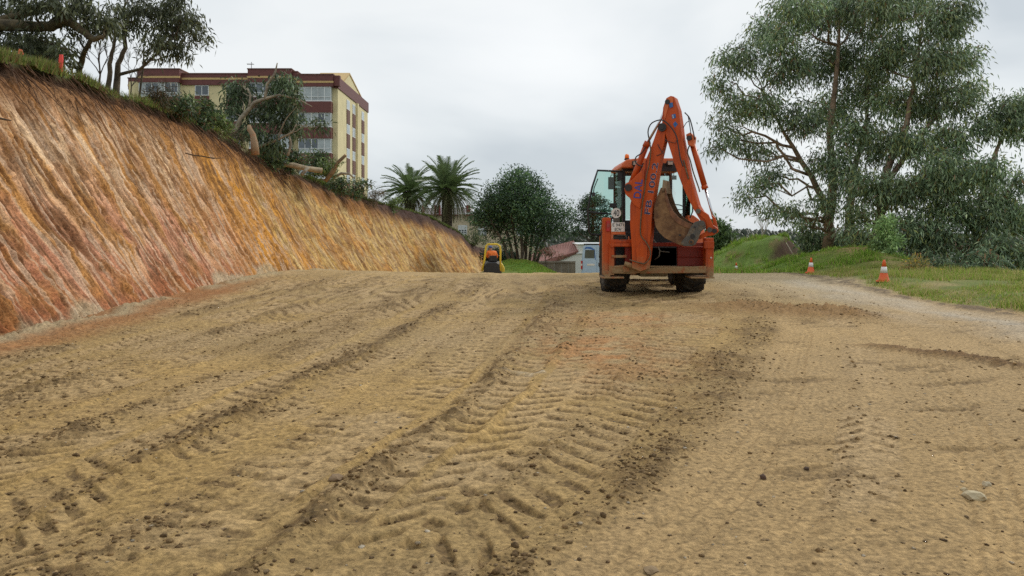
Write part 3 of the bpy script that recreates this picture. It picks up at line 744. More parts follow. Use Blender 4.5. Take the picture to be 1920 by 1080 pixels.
# ------------------------------------------------------------------ trees on top of the bank, upper left
tree('leaning_eucalyptus', 'old eucalyptus sending a thick crooked bough across the top left corner', 'tree',
     [[(-60, 90, 18.5, .22), (0, 46, 18.5, .15), (60, 50, 18.5, .13), (95, 50, 18.5, .12), (125, 38, 18.4, .10), (150, 55, 18.4, .09), (175, 74, 18.4, .07), (195, 68, 18.4, .04)],
      [(95, 48, 18.5, .10), (125, 25, 18.6, .08), (155, -10, 18.8, .06)],
      [(0, 38, 18.6, .09), (60, 22, 18.7, .09), (100, 5, 18.8, .08), (110, -25, 18.8, .06)],
      [(146, 200, 19.4, .09), (150, 130, 19.3, .07), (155, 105, 19.0, .06), (170, 75, 18.4, .05)]],
     [(20, 15, 26), (55, 5, 28), (95, 0, 24), (140, 5, 26), (60, 75, 22), (95, 80, 24), (120, 95, 18), (85, 105, 16), (180, 25, 26), (30, 65, 18), (200, 50, 20), (15, 90, 18), (140, 60, 14), (70, 118, 14), (165, 50, 18), (110, 20, 20)],
     18.5, 6500, [(0.075, 0.085, 0.04), (0.045, 0.055, 0.03), (0.11, 0.125, 0.06)], [4, 4, 1.5], 0.17, 0.042, bark=mat('mossy_bark', (0.10, 0.075, 0.035), 0.85, var=0.6, scale=5, bump=0.02), depth=0.7, branch_r=0.03, seed=31, spread=0.16, twigs=3, shell=0.2, per=10, base=W(-60, 90, 18.5))
tree('slender_eucalyptus', 'slender eucalyptus with several thin stems overhanging the apartment block', 'tree',
     [[(200, 225, 21.5, .08), (203, 165, 21.5, .07), (206, 120, 21.5, .06), (212, 90, 21.5, .045), (220, 40, 21.5, .03), (240, 0, 21.5, .02)],
      [(216, 235, 21.7, .10), (218, 158, 21.7, .09), (222, 120, 21.7, .07), (235, 90, 21.7, .06), (232, 50, 21.7, .04), (235, 0, 21.7, .02)],
      [(219, 158, 21.7, .06), (222, 140, 21.7, .05), (262, 130, 21.6, .04), (290, 105, 21.5, .03), (325, 70, 21.4, .02)],
      [(258, 240, 22.6, .03), (262, 178, 22.6, .03), (268, 130, 22.5, .025), (270, 95, 22.4, .015)]],
     [(270, 10, 28), (310, 20, 28), (300, 50, 26), (340, 40, 26), (290, 75, 24), (325, 80, 24), (360, 60, 20), (355, 30, 20), (380, 80, 13), (350, 100, 14), (310, 105, 12), (255, 45, 20), (240, 20, 22), (220, 60, 14), (275, 100, 13), (330, 5, 26), (210, 15, 16)],
     21.5, 7600, [(0.075, 0.085, 0.04), (0.045, 0.055, 0.03), (0.11, 0.125, 0.06)], [4, 4, 1.5], 0.17, 0.040, bark=mat('greybrown_bark', (0.13, 0.10, 0.065), 0.85, var=0.5, scale=5), depth=0.6, branch_r=0.022, seed=32, spread=0.15, twigs=3, shell=0.15, per=10, base=W(212, 165, 21.5))
bare_tree('bare_shrub', 'tangle of bare twigs between the slender stems on the bank', (185, 165), 21.0, 2.2, 4, 33, 0.03, m_barkd, 4, 0.8, 'shrub')
bare_tree('bare_shrub', 'bare twiggy bush right of the slender eucalyptus stems', (245, 178), 22.5, 1.5, 4, 34, 0.02, m_barkd, 4, 0.9, 'shrub')
tree('dark_bush', 'dark drooping bush behind the red stake on the bank top', 'shrub',
     [[(90, 125, 19.5, .05), (88, 90, 19.5, .04)]], [(75, 85, 20), (95, 100, 20), (60, 95, 16), (110, 115, 14), (20, 85, 24), (10, 70, 18), (40, 105, 14)],
     19.5, 2600, [(0.045, 0.06, 0.03), (0.03, 0.04, 0.025)], [1, 1], 0.15, 0.035, bark=m_barkd, seed=35, depth=0.4, spread=0.16, shell=0.1)

# toppled eucalyptus, stump and cut logs along the edge
tree('toppled_tree', 'half toppled eucalyptus with pale crooked limbs in front of the apartment block', 'tree',
     [[(438, 252, 29.5, .10), (452, 222, 29.5, .09), (476, 193, 29.4, .075), (500, 184, 29.3, .06), (525, 178, 29.2, .045), (560, 186, 29.1, .03), (585, 200, 29, .015)],
      [(497, 185, 29.3, .06), (501, 158, 29.3, .05), (515, 140, 29.2, .04), (520, 118, 29.2, .02)],
      [(468, 200, 29.4, .05), (470, 180, 29.4, .04), (464, 165, 29.4, .025)],
      [(486, 275, 29.6, .06), (520, 262, 29.5, .05), (548, 248, 29.4, .03), (556, 232, 29.4, .02)],
      [(520, 262, 29.5, .04), (526, 245, 29.5, .035), (537, 222, 29.4, .02), (556, 200, 29.4, .012)],
      [(540, 292, 29.8, .05), (545, 270, 29.8, .05), (541, 250, 29.8, .03)]],
     [(440, 170, 20), (455, 165, 18), (445, 190, 22), (435, 205, 16), (520, 160, 20), (540, 165, 20), (525, 150, 14), (510, 195, 20), (535, 205, 20), (500, 210, 18), (530, 230, 20), (550, 225, 20), (480, 215, 16), (470, 240, 18), (455, 245, 16),
      (500, 255, 14), (515, 280, 14), (600, 236, 10), (596, 228, 7), (560, 245, 14), (545, 185, 16), (480, 180, 12), (515, 270, 14)],
     30.0, 8600, [(0.065, 0.095, 0.045), (0.04, 0.06, 0.03), (0.10, 0.14, 0.06)], [4, 4, 1.5], 0.22, 0.055, bark=m_barkp, depth=0.6, branch_r=0.022, seed=41, spread=0.20, twigs=3, shell=0.2, base=W(438, 252, 29.5))
def one_tube(name, label, cat, pts, rs, bark, cutend=None, group=None, n=12):
    P = [W(*p) for p in pts]; root = empty(name, P[0], label, cat, group)
    mb = MB(); mb.tube(P, rs, n); mb.build('wood', bark, root, smooth=True)
    if cutend is not None:
        i, jn = (len(P) - 1, len(P) - 2) if cutend == 1 else (0, 1)
        dr = (P[i] - P[jn]).normalized()
        MB().cyl(P[i] - dr*0.01, P[i] + dr*0.012, rs[i]*0.96, 12).build('cut_end', m_cutwood, root)
    return root
m_stump = mat('torn_bark', (0.36, 0.25, 0.15), 0.8, var=0.3, scale=5, thr=(.5,.75), col2=(0.46, 0.17, 0.06), bump=0.02)
one_tube('tree_stump', 'broken pale stump with orange torn top standing on the bank edge', 'stump',
         [(479, 290, 27.8), (477, 268, 27.8), (474, 252, 27.8), (468, 242, 27.8), (467, 235, 27.8)], [.15, .13, .10, .09, .06], m_stump, 1)
one_tube('log', 'pale barkless log lying along the edge of the bank', 'log', [(532, 309, 31.2), (550, 310, 31.5), (575, 316, 31.9), (603, 320, 32.2)], [.07, .115, .105, .115], mat('barkless_log', (0.34, 0.26, 0.16), 0.75, var=0.35, scale=4, bump=0.01), 1)
one_tube('log', 'short pale offcut leaning against the barkless log', 'log', [(566, 327, 31.2), (578, 314, 31.5)], [.07, .06], m_barkp, 1)
one_tube('log', 'brown sawn limb sticking up at an angle before the apartment block', 'log', [(610, 340, 33.6), (624, 322, 33.6), (633, 305, 33.6), (648, 291, 33.6)], [.08, .105, .08, .07], mat('brown_limb_bark', (0.25, 0.16, 0.08), 0.8, var=0.4, scale=5, bump=0.01), 1)
one_tube('log', 'thin curved branch arching behind the sawn limb', 'log', [(625, 333, 34.3), (640, 325, 34.3), (655, 326, 34.3), (664, 334, 34.3)], [.06, .06, .05, .03], m_barkp)
# brush along the edge: one shrub after another
BR = [((0.06, 0.10, 0.035), (0.035, 0.055, 0.025), (0.12, 0.16, 0.06), (0.14, 0.08, 0.04))]
brush = [(335, 190, 23.5, 26, 'leafy green bush left of the first apartment window column', 0), (372, 212, 25, 26, 'small broadleaf bush under the narrow window of the block', 0), (402, 228, 26.5, 24, 'thin sprigs of green rising before the cream wall', 1),
         (436, 256, 28.5, 22, 'brown rooty brush below the toppled tree', 2), (505, 290, 31, 22, 'dark brush right of the broken stump', 0), (545, 296, 32.5, 24, 'dense dark brush above the barkless log', 0), (590, 302, 34.5, 24, 'green brush between log and sawn limb', 0),
         (640, 345, 38, 20, 'leafy brush under the sawn limb', 0), (672, 350, 41, 20, 'dark bush right of the sawn limb', 0), (700, 368, 45, 17, 'low brush on the skyline before the palms', 2), (735, 384, 50, 16, 'scrubby bush at the foot of the left palm', 1), (300, 178, 22.3, 20, 'dry brush behind the grass below the wide gallery window', 2), (615, 318, 34, 18, 'low green sprigs beside the sawn limb', 1)]
for i, (px, py, d, r, lab, kd) in enumerate(brush):
    rg = random.Random(i)
    cl = [(px + rg.uniform(-1, 1)*r*0.9, py + rg.uniform(-0.5, 0.6)*r, r*rg.uniform(0.35, 0.6)) for _ in range(7)] + [(px, py + r*0.6, r*0.7)]
    if kd == 1: cols, w_, ln, wd, dr = [(0.13, 0.18, 0.06), (0.08, 0.11, 0.04)], [1, 1], 0.15, 0.05, -0.8
    elif kd == 2: cols, w_, ln, wd, dr = [(0.085, 0.06, 0.03), (0.05, 0.06, 0.025), (0.15, 0.10, 0.05)], [3, 2, 1], 0.20, 0.02, 0.2
    else: cols, w_, ln, wd, dr = list(BR[0]), [4, 4, 1.5, 0.8], 0.17, 0.055, 0.1
    tree('bush', lab, 'bush', [[(px, py + r + 4, d, .03), (px + 2, py, d, .015)]], cl, d, int(1500 + 500*(r > 21)), cols, w_, ln, wd, bark=m_barkd, depth=0.35, branch_r=0.012, seed=50 + i, droop=dr, spread=0.13, shell=0.1, per=8)
# exposed roots and trailing stems over the lip
rr_ = random.Random(77)
mb = MB()
for i in range(560):
    y = rr_.uniform(9, 55)**1.0; 
    if i < 300: y = rr_.uniform(14, 34)
    x1 = float(top_x(y)); z1 = float(top_z(y)); L = rr_.uniform(0.25, 1.3); r = rr_.uniform(0.004, 0.014)
    dx = rr_.uniform(0.35, 0.75); p = Vector((x1 - 0.05, y, z1 + rr_.uniform(-0.35, 0.1))); pts = [p]
    v = Vector((dx, rr_.uniform(-0.7, 0.7), -0.75))
    for k in range(4):
        p = p + v*L/4 + Vector((0.02, rr_.uniform(-.05, .05), rr_.uniform(-.03, .03))); pts.append(p); v.z -= 0.1
    mb.tube(pts, [r, r*.9, r*.8, r*.6, r*.3], 4, cap=False)
o = mb.build('root_tangle', mat('roots', (0.12, 0.06, 0.03), 0.9, var=0.6, scale=3)); tag(o, 'bare roots dangling over the lip of the cut', 'roots', kind='stuff')
one_tube('root', 'long reddish root lying across the face of the bank', 'root', [(347, 287, 22.3), (362, 291, 22.2), (380, 293, 22.2), (400, 297, 22.1), (420, 296, 22.3)], [.015, .02, .02, .018, .008], m_barkd, n=6)
one_tube('root', 'dark stick poking from the bank face at the left edge', 'root', [(-4, 221, 12.6), (8, 224, 12.4), (21, 226, 12.2)], [.02, .018, .008], m_barkd, n=6)

# ------------------------------------------------------------------ palms
m_frond = leaf_mat('palm_fronds', 0.45, 0.15, 0.5)
def frond_mesh(seed, L, dead=0.0):
    """feather-shaped frond along +X, arching under its own weight; returns mesh with leaflets"""
    rg = np.random.default_rng(seed); n = 26; V = []; F = []; K = []
    g0 = np.array((0.13, 0.19, 0.07))*(1 - dead) + np.array((0.21, 0.16, 0.09))*dead
    arch = 0.34 + 0.2*rg.random()
    def P(t): return np.array([L*t*(1 - 0.10*t), 0, L*(0.10*t - arch*t*t)])
    for i in range(n):                              # rachis
        a, b = P(i/n), P((i+1)/n); w = 0.035*(1 - i/n) + 0.008; k = len(V)
        V += [a + [0, -w, 0], a + [0, w, 0], b + [0, w, 0], b + [0, -w, 0]]; F.append((k, k+1, k+2, k+3)); K += [np.array((0.20, 0.20, 0.09))]*4
    for i in range(2, n):
        for s in (-1, 1):
            a = P(i/n); t = i/n; ll = L*0.20*math.sin(math.pi*min(1, 0.18 + t*0.8))**0.6 * (0.85 + 0.3*rg.random())
            dv = np.array([0.55, s*0.75, 0.30 - 0.25*rg.random()]); dv /= np.linalg.norm(dv)
            tip = a + dv*ll + np.array([0, 0, -0.25*ll]); w = np.array([0.042, 0, 0.012]); k = len(V)
            V += [a - w, a + w, (a + tip)/2 + w + [0, 0, 0.03], tip]; F.append((k, k+1, k+2, k+3)); cc = g0*(0.7 + 0.6*rg.random()); K += [cc]*4
    return np_mesh('frond', np.array(V), np.array(F), np.array(K))
def palm(label, px, crown_y, d, rpx, base_y, nf, seed, group):
    cpt = W(px, crown_y, d); bpt = W(px - 2, base_y, d); rg = random.Random(seed)
    root = empty('palm_tree', bpt, label, 'palm', group)
    prof = []; H = (cpt.z - bpt.z); nr = 26
    for i in range(nr*2 + 1):
        t = i/(nr*2); prof.append((0.46 + 0.05*(i % 2) + 0.16*max(0, t - 0.7)/0.3, t*H*0.98))
    MB().lathe(bpt, prof, 16).build('trunk', mat('palm_trunk' + str(seed), (0.085, 0.06, 0.04), 0.9, var=0.5, scale=6, bump=0.05, bscale=8), root)
    L = rpx/FOC*d*1.08
    ms = [frond_mesh(seed*10 + k, L) for k in range(4)] + [frond_mesh(seed*10 + 7, L*0.92, 0.55), frond_mesh(seed*10 + 8, L*0.85, 0.9)]
    for m in ms: m.materials.append(m_frond)
    for i in range(nf):
        t = i/nf; el = 86 - 150*t**0.8 + rg.uniform(-7, 7); azz = i*137.5 + rg.uniform(-12, 12)
        m = ms[i % 4] if t < 0.68 else (ms[4] if t < 0.86 else ms[5])
        o = bpy.data.objects.new('frond', m); COL.objects.link(o); o.parent = root
        o.rotation_euler = (R(rg.uniform(-15, 15)), -R(el), R(azz)); s = rg.uniform(0.86, 1.08); o.scale = (s, s, s)
        o.location = (cpt - bpt) + Vector((math.cos(R(azz))*0.22, math.sin(R(azz))*0.22, -0.3 + 0.35*(1 - t)))
palm('taller date palm on the right with its stout trunk showing', 840, 353, 73, 66, 425, 98, 3, 'date palms')
palm('date palm on the left, its trunk hidden by the bank', 769, 358, 78, 58, 425, 88, 4, 'date palms')
# ================================================================== BUILDINGS
m_cream = mat('cream_render', (0.74, 0.64, 0.37), 0.85, var=0.09, scale=0.8)
m_brown = mat('brown_tile', (0.15, 0.045, 0.038), 0.6, var=0.15, scale=3, bump=0.006, bscale=8)
m_brown2 = mat('brown_panel', (0.155, 0.07, 0.05), 0.7, var=0.1, scale=2)
m_gold = mat('gold_band', (0.58, 0.40, 0.17), 0.7, var=0.08)
m_wf = mat('white_frame', (0.76, 0.78, 0.78), 0.45, var=0.05)
m_pane = mat('window_glass', (0.09, 0.115, 0.135), 0.08, var=0.6, scale=0.35, spec=0.9)
m_blind = mat('pale_blind', (0.42, 0.47, 0.48), 0.25, var=0.25, scale=0.5, spec=0.7)
BD = 88.0
apt = empty('apartment_building', (W(440, 430, BD).x, BD, 0.3), 'cream and brown apartment block with glazed galleries rising behind the bank', 'building')
def bx(px): return (px - 960)/FOC*BD
def bz(py): return CAMZ - (py - HOR)/FOC*BD
FLOOR = 48.6
def block(name, x0, x1, y0, y1, z0, z1, m, parent=apt, bev=0):
    return MB().box(x0, x1, y0, y1, z0, z1).build(name, m, parent, bevel=bev)
Z0 = 0.3
# cream body and its long side wall
DEP = 18.4
body = block('wall', bx(234), bx(630), BD + 0.9, BD + 0.9 + DEP, Z0, bz(150), m_cream); 
block('wall', bx(222), bx(257), BD + 2.4, BD + 10, Z0, bz(150), m_cream)
# parapets
def parapet(px0, px1, ytop, ybot, front, back, yline):
    p = block('parapet', bx(px0), bx(px1), front, back, bz(ybot), bz(ytop), m_brown)
    block('coping', bx(px0) - .06, bx(px1) + .06, front - .06, back + .03, bz(ytop) + 0.003, bz(ytop) + .12, m_brown2, p)
    block('gold_band', bx(px0) - .03, bx(px1) + .03, front - .035, front + .2, bz(yline) - .13, bz(yline) + .09, m_gold, p)
parapet(222, 256.8, 140, 161, BD + 2.2, BD + 2.39, 153)
parapet(257, 336, 130, 154, BD, BD + 5, 144)
parapet(336.3, 464, 136.5, 157, BD + 0.7, BD + 0.88, 145)
parapet(464.3, 546, 130, 154, BD, BD + 5, 144)
parapet(546.3, 556, 134, 156, BD + .35, BD + 5, 147)
parapet(556.3, 624, 140, 162, BD + .05, BD + 5, 153)
# galleries: brown band, then glazing, floor by floor
def gallery(px0, px1, ytop, ybot, front, npane, blind=0.4, side=True, seed=0, ret=1.0):
    """glazed gallery with white frame, as one window part"""
    rg = random.Random(seed); x0, x1, z0, z1 = bx(px0), bx(px1), bz(ybot), bz(ytop)
    fr = MB(); t = 0.085
    fr.box(x0, x1, front, front + .1, z0, z0 + t*1.6).box(x0, x1, front, front + .1, z1 - t, z1)
    zr = z0 + (z1 - z0)*0.30
    fr.box(x0 + t, x1 - t, front + .005, front + .09, zr, zr + .06)
    for i in range(npane + 1):
        xc = x0 + (x1 - x0)*i/npane; w = t if i in (0, npane) or i % 2 == 0 else t*.6
        fr.box(max(x0, xc - w/2), min(x1, xc + w/2), front + .004, front + .096, z0 + t*1.6, z1 - t)
    w_ = fr.build('window', m_wf, apt)
    for i in range(npane):
        xa = x0 + (x1 - x0)*i/npane; xb = x0 + (x1 - x0)*(i + 1)/npane
        bl = rg.random() < blind
        MB().box(xa + t*.4, xb - t*.4, front + .05, front + .07, zr + .06, z1 - t).build('pane', m_blind if bl else m_pane, w_)
    MB().box(x0 + t*.4, x1 - t*.4, front + .052, front + .072, z0 + t*1.6, zr).build('pane', m_blind, w_)
    if side:
        s = MB(); yb = front + ret
        s.box(x1 - .05, x1, front + .101, yb, z0, z0 + t*1.6).box(x1 - .05, x1, front + .101, yb, z1 - t, z1).box(x1 - .05, x1, yb - t, yb, z0 + t*1.6, z1 - t)
        s.build('window', m_wf, apt); MB().box(x1 - .04, x1 - .02, front + .101, yb - t, z0 + t*1.6, z1 - t).build('pane', m_blind, w_)
def column(px0, px1, top, front, n, floors, seed, blind, hh=27.5, gap=21, body_m=m_brown, back=1.6):
    y = top
    for f in range(floors):
        gallery(px0, px1, y, y + hh, front, n, blind, True, seed + f)
        block('gallery_band', bx(px0) - .05, bx(px1) + .05, front - .12, front + back, bz(y + hh + gap) , bz(y + hh) - .003, body_m)
        y += hh + gap
block('gallery_core', bx(262), bx(331), BD + .5, BD + .89, Z0, bz(154.5), m_blind)
block('gallery_core', bx(469), bx(541), BD + .5, BD + .89, Z0, bz(154.5), m_blind)
block('gallery_core', bx(561), bx(619), BD + .5, BD + .89, Z0, bz(162.5), m_blind)
column(259, 332, 154.3, BD + .12, 6, 5, 1, 0.35)
column(466, 545, 154.3, BD + .12, 6, 5, 11, 0.35)
column(559, 620, 162.3, BD + .12, 5, 5, 21, 0.75)
gallery(223, 255, 162, 180, BD + 2.2, 2, 0.1, False, 31)
# flat wall windows with brown panels
def flatwin(px0, px1, top, floors, front, seed):
    for f in range(floors):
        y = top + f*FLOOR; x0, x1, z0, z1 = bx(px0), bx(px1), bz(y + 19), bz(y); t = .07
        fr = MB().box(x0, x1, front, front + .06, z0, z0 + t).box(x0, x1, front, front + .06, z1 - t, z1).box(x0, x0 + t, front, front + .06, z0 + t, z1 - t).box(x1 - t, x1, front, front + .06, z0 + t, z1 - t).box((x0+x1)/2 - t/2, (x0+x1)/2 + t/2, front, front + .06, z0 + t, z1 - t)
        w_ = fr.build('window', m_wf, apt)
        for a, b in ((x0 + t, (x0+x1)/2 - t/2), ((x0+x1)/2 + t/2, x1 - t)):
            MB().box(a, b, front + .02, front + .05, z0 + t, z1 - t).build('pane', m_pane, w_)
        block('panel', x0 - .04, x1 + .04, front + .01, front + .09, bz(y + 47.5), bz(y + 20), m_brown)
flatwin(360, 386, 157.5, 4, BD + .81, 1); flatwin(419.5, 446, 157.5, 4, BD + .81, 2)
# side wall: brown parapet, gable, window and panel columns
XS = bx(630)
sx = XS
block('parapet', sx - .3, sx + .10, BD + .7, BD + 19.5, bz(163), bz(141), m_brown)
block('parapet', sx - .35, sx + .35, BD + .3, BD + .9, bz(160), bz(140.5), m_brown)
zt = bz(141)
MB().prism([(sx - .28, BD + 4.5, zt), (sx - .28, BD + 8.5, zt + 1.75), (sx - .28, BD + 17.2, zt)], (-3.5, 0, 0)).build('gable', m_cream, apt)
MB().prism([(sx - .2, BD + 4.1, zt + .0), (sx - .2, BD + 8.5, zt + 1.95), (sx - .2, BD + 17.6, zt), (sx - .2, BD + 17.0, zt), (sx - .2, BD + 8.5, zt + 1.76), (sx - .2, BD + 4.7, zt)], (-3.6, 0, 0)).build('gable_coping', m_gold, apt)
def yside(px):                                     # distance along the side wall seen at column px
    return (sx + .02)*FOC/(px - 960)
FH = FLOOR/FOC*BD
for k, (pa, pb, zoff, typ) in enumerate([(650, 655.5, 0, 0), (661, 666, 0.15, 0), (678, 682.5, -0.15, 0)]):
    ya, yb = yside(pa), yside(pb)
    for f in range(5):
        zc = bz(163) - 0.45 - f*FH + zoff*0
        w_ = MB().box(sx, sx + .05, ya, yb, zc - 1.15, zc).build('window', m_wf, apt)
        MB().box(sx + .052, sx + .058, ya + .08, yb - .08, zc - 1.05, zc - .08).build('pane', m_blind, w_)
        MB().box(sx, sx + .09, ya, yb, zc - 2.86, zc - 1.17).build('panel', m_brown2, apt)
block('downpipe', sx, sx + .12, yside(672), yside(671), Z0, bz(165), m_gold)
block('pilaster', sx, sx + .25, yside(669.5), yside(667.5), Z0, bz(163.5), m_cream)
# aerial
a_ = MB(); ax, ay = bx(449), BD + 4; az0 = bz(136)
a_.box(ax - .03, ax + .03, ay, ay + .06, az0 - 1, bz(102)); a_.box(ax - .5, ax + .3, ay + .01, ay + .05, bz(106.5) - .03, bz(106.5) + .03)
for k in range(5): a_.box(ax - .45 + k*.16, ax - .42 + k*.16, ay - .25, ay + .3, bz(106.5) + .031, bz(106.5) + .06)
a_.build('aerial', mat('aerial_metal', (0.25, 0.25, 0.26), 0.5, metal=0.6), apt)

# ---- beige house behind the palms
HD = 84.0
hx = lambda p: (p - 960)/FOC*HD
hz = lambda p: CAMZ - (p - HOR)/FOC*HD
house = empty('house', (hx(900), HD, -4), 'beige two storey house behind the palms with white sash windows', 'house')
m_beige = mat('beige_render', (0.62, 0.52, 0.36), 0.85, var=0.06, scale=0.6)
m_crim = mat('crimson_tile', (0.20, 0.035, 0.035), 0.6, var=0.2)
MB().box(hx(772), hx(1002), HD, HD + 9, -5, hz(404)).build('wall', m_beige, house)
MB().box(hx(770), hx(1004), HD - .35, HD + 9.2, hz(404) + .003, hz(402)).build('eaves', m_crim, house)
MB().box(hx(848), hx(1003), HD - .30, HD - .05, hz(401.8), hz(399)).build('parapet', m_wf, house)
for px in (772, 788, 812, 820, 873, 877):
    MB().box(hx(px), hx(px + 4), HD + 1.2, HD + 1.5, hz(401.9), hz(384)).build('pillar', m_crim, house)
MB().box(hx(786), hx(880), HD + 2.6, HD + 8, hz(401.9), hz(388)).build('dormer_wall', m_wf, house)
def sash(px0, px1, y0, y1, nx, ny):
    x0, x1, z0, z1 = hx(px0), hx(px1), hz(y1), hz(y0); fr = MB(); t = .07; F_ = HD - .06
    fr.box(x0 - .06, x1 + .06, F_, F_ + .055, z1 - .45, z1 + .05)
    fr.box(x0, x1, F_, F_ + .05, z0, z0 + t)
    for i in range(nx + 1): xx = x0 + (x1 - x0)*i/nx; fr.box(xx - t/2, xx + t/2, F_, F_ + .05, z0 + t, z1 - .451)
    for j in range(1, ny): zz = z0 + (z1 - .45 - z0)*j/ny; fr.box(x0 + t, x1 - t, F_ + .004, F_ + .046, zz - .03, zz + .03)
    w_ = fr.build('window', m_wf, house)
    for i in range(nx):
        for j in range(ny):
            MB().box(x0 + (x1-x0)*i/nx + .04, x0 + (x1-x0)*(i+1)/nx - .04, F_ + .02, F_ + .045, z0 + (z1-.45-z0)*j/ny + .035, z0 + (z1-.45-z0)*(j+1)/ny - .035).build('pane', m_pane, w_)
sash(860, 875, 423, 441, 3, 3); sash(897, 912, 424, 442, 3, 3); sash(968, 982, 424, 442, 3, 3)

# ---- low house with red tiled roof and white gable, low wall
GD = 66.0
gx = lambda p: (p - 960)/FOC*GD
gzp = lambda p: CAMZ - (p - HOR)/FOC*GD
m_white = mat('white_render', (0.74, 0.74, 0.68), 0.8, var=0.05, scale=0.8)
gh_ = empty('white_house', (gx(1090), GD, -3.5), 'low white house with red tiled roof left of the digger', 'house')
MB().prism([(gx(1036), GD, -4), (gx(1142), GD, -4), (gx(1142), GD, gzp(458.5)), (gx(1084), GD, gzp(458.5)), (gx(1084), GD, gzp(472)), (gx(1036), GD, gzp(492))], (0, 8, 0)).build('wall', m_white, gh_)
MB().box(gx(1084) - .1, gx(1142) + .1, GD - .15, GD + 8, gzp(458.5) + .003, gzp(457.3)).build('coping', m_wf, gh_)
MB().box(gx(1083) - .1, gx(1101), GD - .12, GD - .003, gzp(475.5), gzp(474)).build('ledge', m_wf, gh_)
m_rooft = mat('red_tiles', (0.27, 0.12, 0.095), 0.8, var=0.25, scale=5)
# tiled roof plane with courses
rv0 = [Vector((gx(988), GD + .1, gzp(497))), Vector((gx(1036), GD - .05, gzp(490.5))), Vector((gx(1083.5), GD - .05, gzp(471))), Vector((gx(1086), GD + 6.5, gzp(455))), Vector((gx(1010), GD + 6.5, gzp(473)))]
MB().prism(rv0, (0, 0, -.15)).build('roof', m_rooft, gh_)
mb = MB(); 
for k in range(26):
    t = k/25; a = rv0[0].lerp(rv0[2], t) + Vector((0, 0, .02)); b = rv0[4].lerp(rv0[3], t) + Vector((0, 0, .02))
    if t < .5: a = rv0[0].lerp(rv0[1], t*2)
    else: a = rv0[1].lerp(rv0[2], t*2 - 1)
    mb.tube([a, b], .07, 5)
o = mb.build('tile_rows', m_rooft, gh_); o['kind'] = 'stuff'
MB().prism([rv0[1] + Vector((0, -.06, 0)), rv0[2] + Vector((0, -.06, 0)), rv0[2] + Vector((0, -.06, -.16)), rv0[1] + Vector((0, -.06, -.16))], (0, .1, 0)).build('verge_board', m_brown2, gh_)
wl = empty('low_wall', (4.2, 60, -3), 'low weathered concrete wall left of the white house', 'wall')
m_conc = mat('weathered_concrete', (0.20, 0.18, 0.14), 0.9, var=0.35, scale=1.5, bump=0.01)
lw = lambda p: (p - 960)/FOC*60
zt_ = CAMZ - (490 - HOR)/FOC*60
for k in range(6):
    a, b = 1000 + k*13.2, 1000 + (k + 1)*13.2
    MB().box(lw(a) + .012, lw(b) - .012, 60, 60.25, -4, zt_ - .02*k - .05).build('panel', m_conc, wl)
MB().box(lw(1000), lw(1079), 59.96, 60.29, zt_ - .14, zt_ - .05 + .06).build('coping', m_conc, wl)

# ---- white houses low down beyond the heaps, water, distant shore
def far_house(px0, px1, ytop, d, label, seed, roof=False):
    X = lambda p: (p - 960)/FOC*d
    Zp = lambda p: CAMZ - (p - HOR)/FOC*d
    g = gz1(X((px0+px1)/2), d) 
    r = empty('far_house', (X((px0+px1)/2), d, g), label, 'house')
    x0, x1, z1 = X(px0), X(px1), Zp(ytop)
    MB().box(x0, x1, d, d + (x1-x0)*.6, g - 2, z1).build('wall', m_white, r)
    if roof: MB().prism([(x0 - .3, d - .3, z1 + .003), (x1 + .3, d - .3, z1 + .003), (x1 + .3, d + (x1-x0)*.3, z1 + (x1-x0)*.22), (x0 - .3, d + (x1-x0)*.3, z1 + (x1-x0)*.22)], (0, .2, -.12)).build('roof', m_rooft, r)
    n = max(2, int((x1 - x0)/3))
    for i in range(n):
        for fl in range(2):
            xx = x0 + (x1-x0)*(i + .5)/n
            w_ = MB().box(xx - .55, xx + .55, d - .08, d - .003, z1 - 2.3 - fl*3, z1 - 1.0 - fl*3).build('window', m_wf, r)
            MB().box(xx - .46, xx + .46, d - .1, d - .081, z1 - 2.2 - fl*3, z1 - 1.1 - fl*3).build('pane', m_pane, w_)
far_house(1487, 1515, 467, 190, 'small white house low beyond the first heap', 1)
far_house(1516, 1545, 463, 170, 'white house just left of the eucalyptus trunks', 2, True)
far_house(1786, 1826, 462, 150, 'pale house glimpsed through the right-hand trees', 3, True)
far_house(1862, 1905, 478, 160, 'pale house showing under the boughs at the right edge', 4, True)

wat = MB(); 
wp = [(330, 560), (420, 430), (700, 420), (1400, 700), (1900, 1500), (1100, 1300), (620, 900), (380, 720)]
wat.prism([(x, y, -33.0) for x, y in wp], (0, 0, -0.5))
mw, nt, bs, out = nt_new('water'); bs.inputs['Base Color'].default_value = (0.10, 0.13, 0.14, 1); bs.inputs['Roughness'].default_value = 0.12
bs.inputs['Specular IOR Level'].default_value = 0.8
tcn = nt.nodes.new('ShaderNodeTexCoord'); nn = nt.nodes.new('ShaderNodeTexNoise'); nn.inputs['Scale'].default_value = 0.4; bpn = nt.nodes.new('ShaderNodeBump'); bpn.inputs['Distance'].default_value = 0.05
nt.links.new(tcn.outputs['Object'], nn.inputs['Vector']); nt.links.new(nn.outputs['Fac'], bpn.inputs['Height']); nt.links.new(bpn.outputs[0], bs.inputs['Normal'])
tag(wat.build('water', mw), 'pale estuary water below the hill on the right', kind='structure')
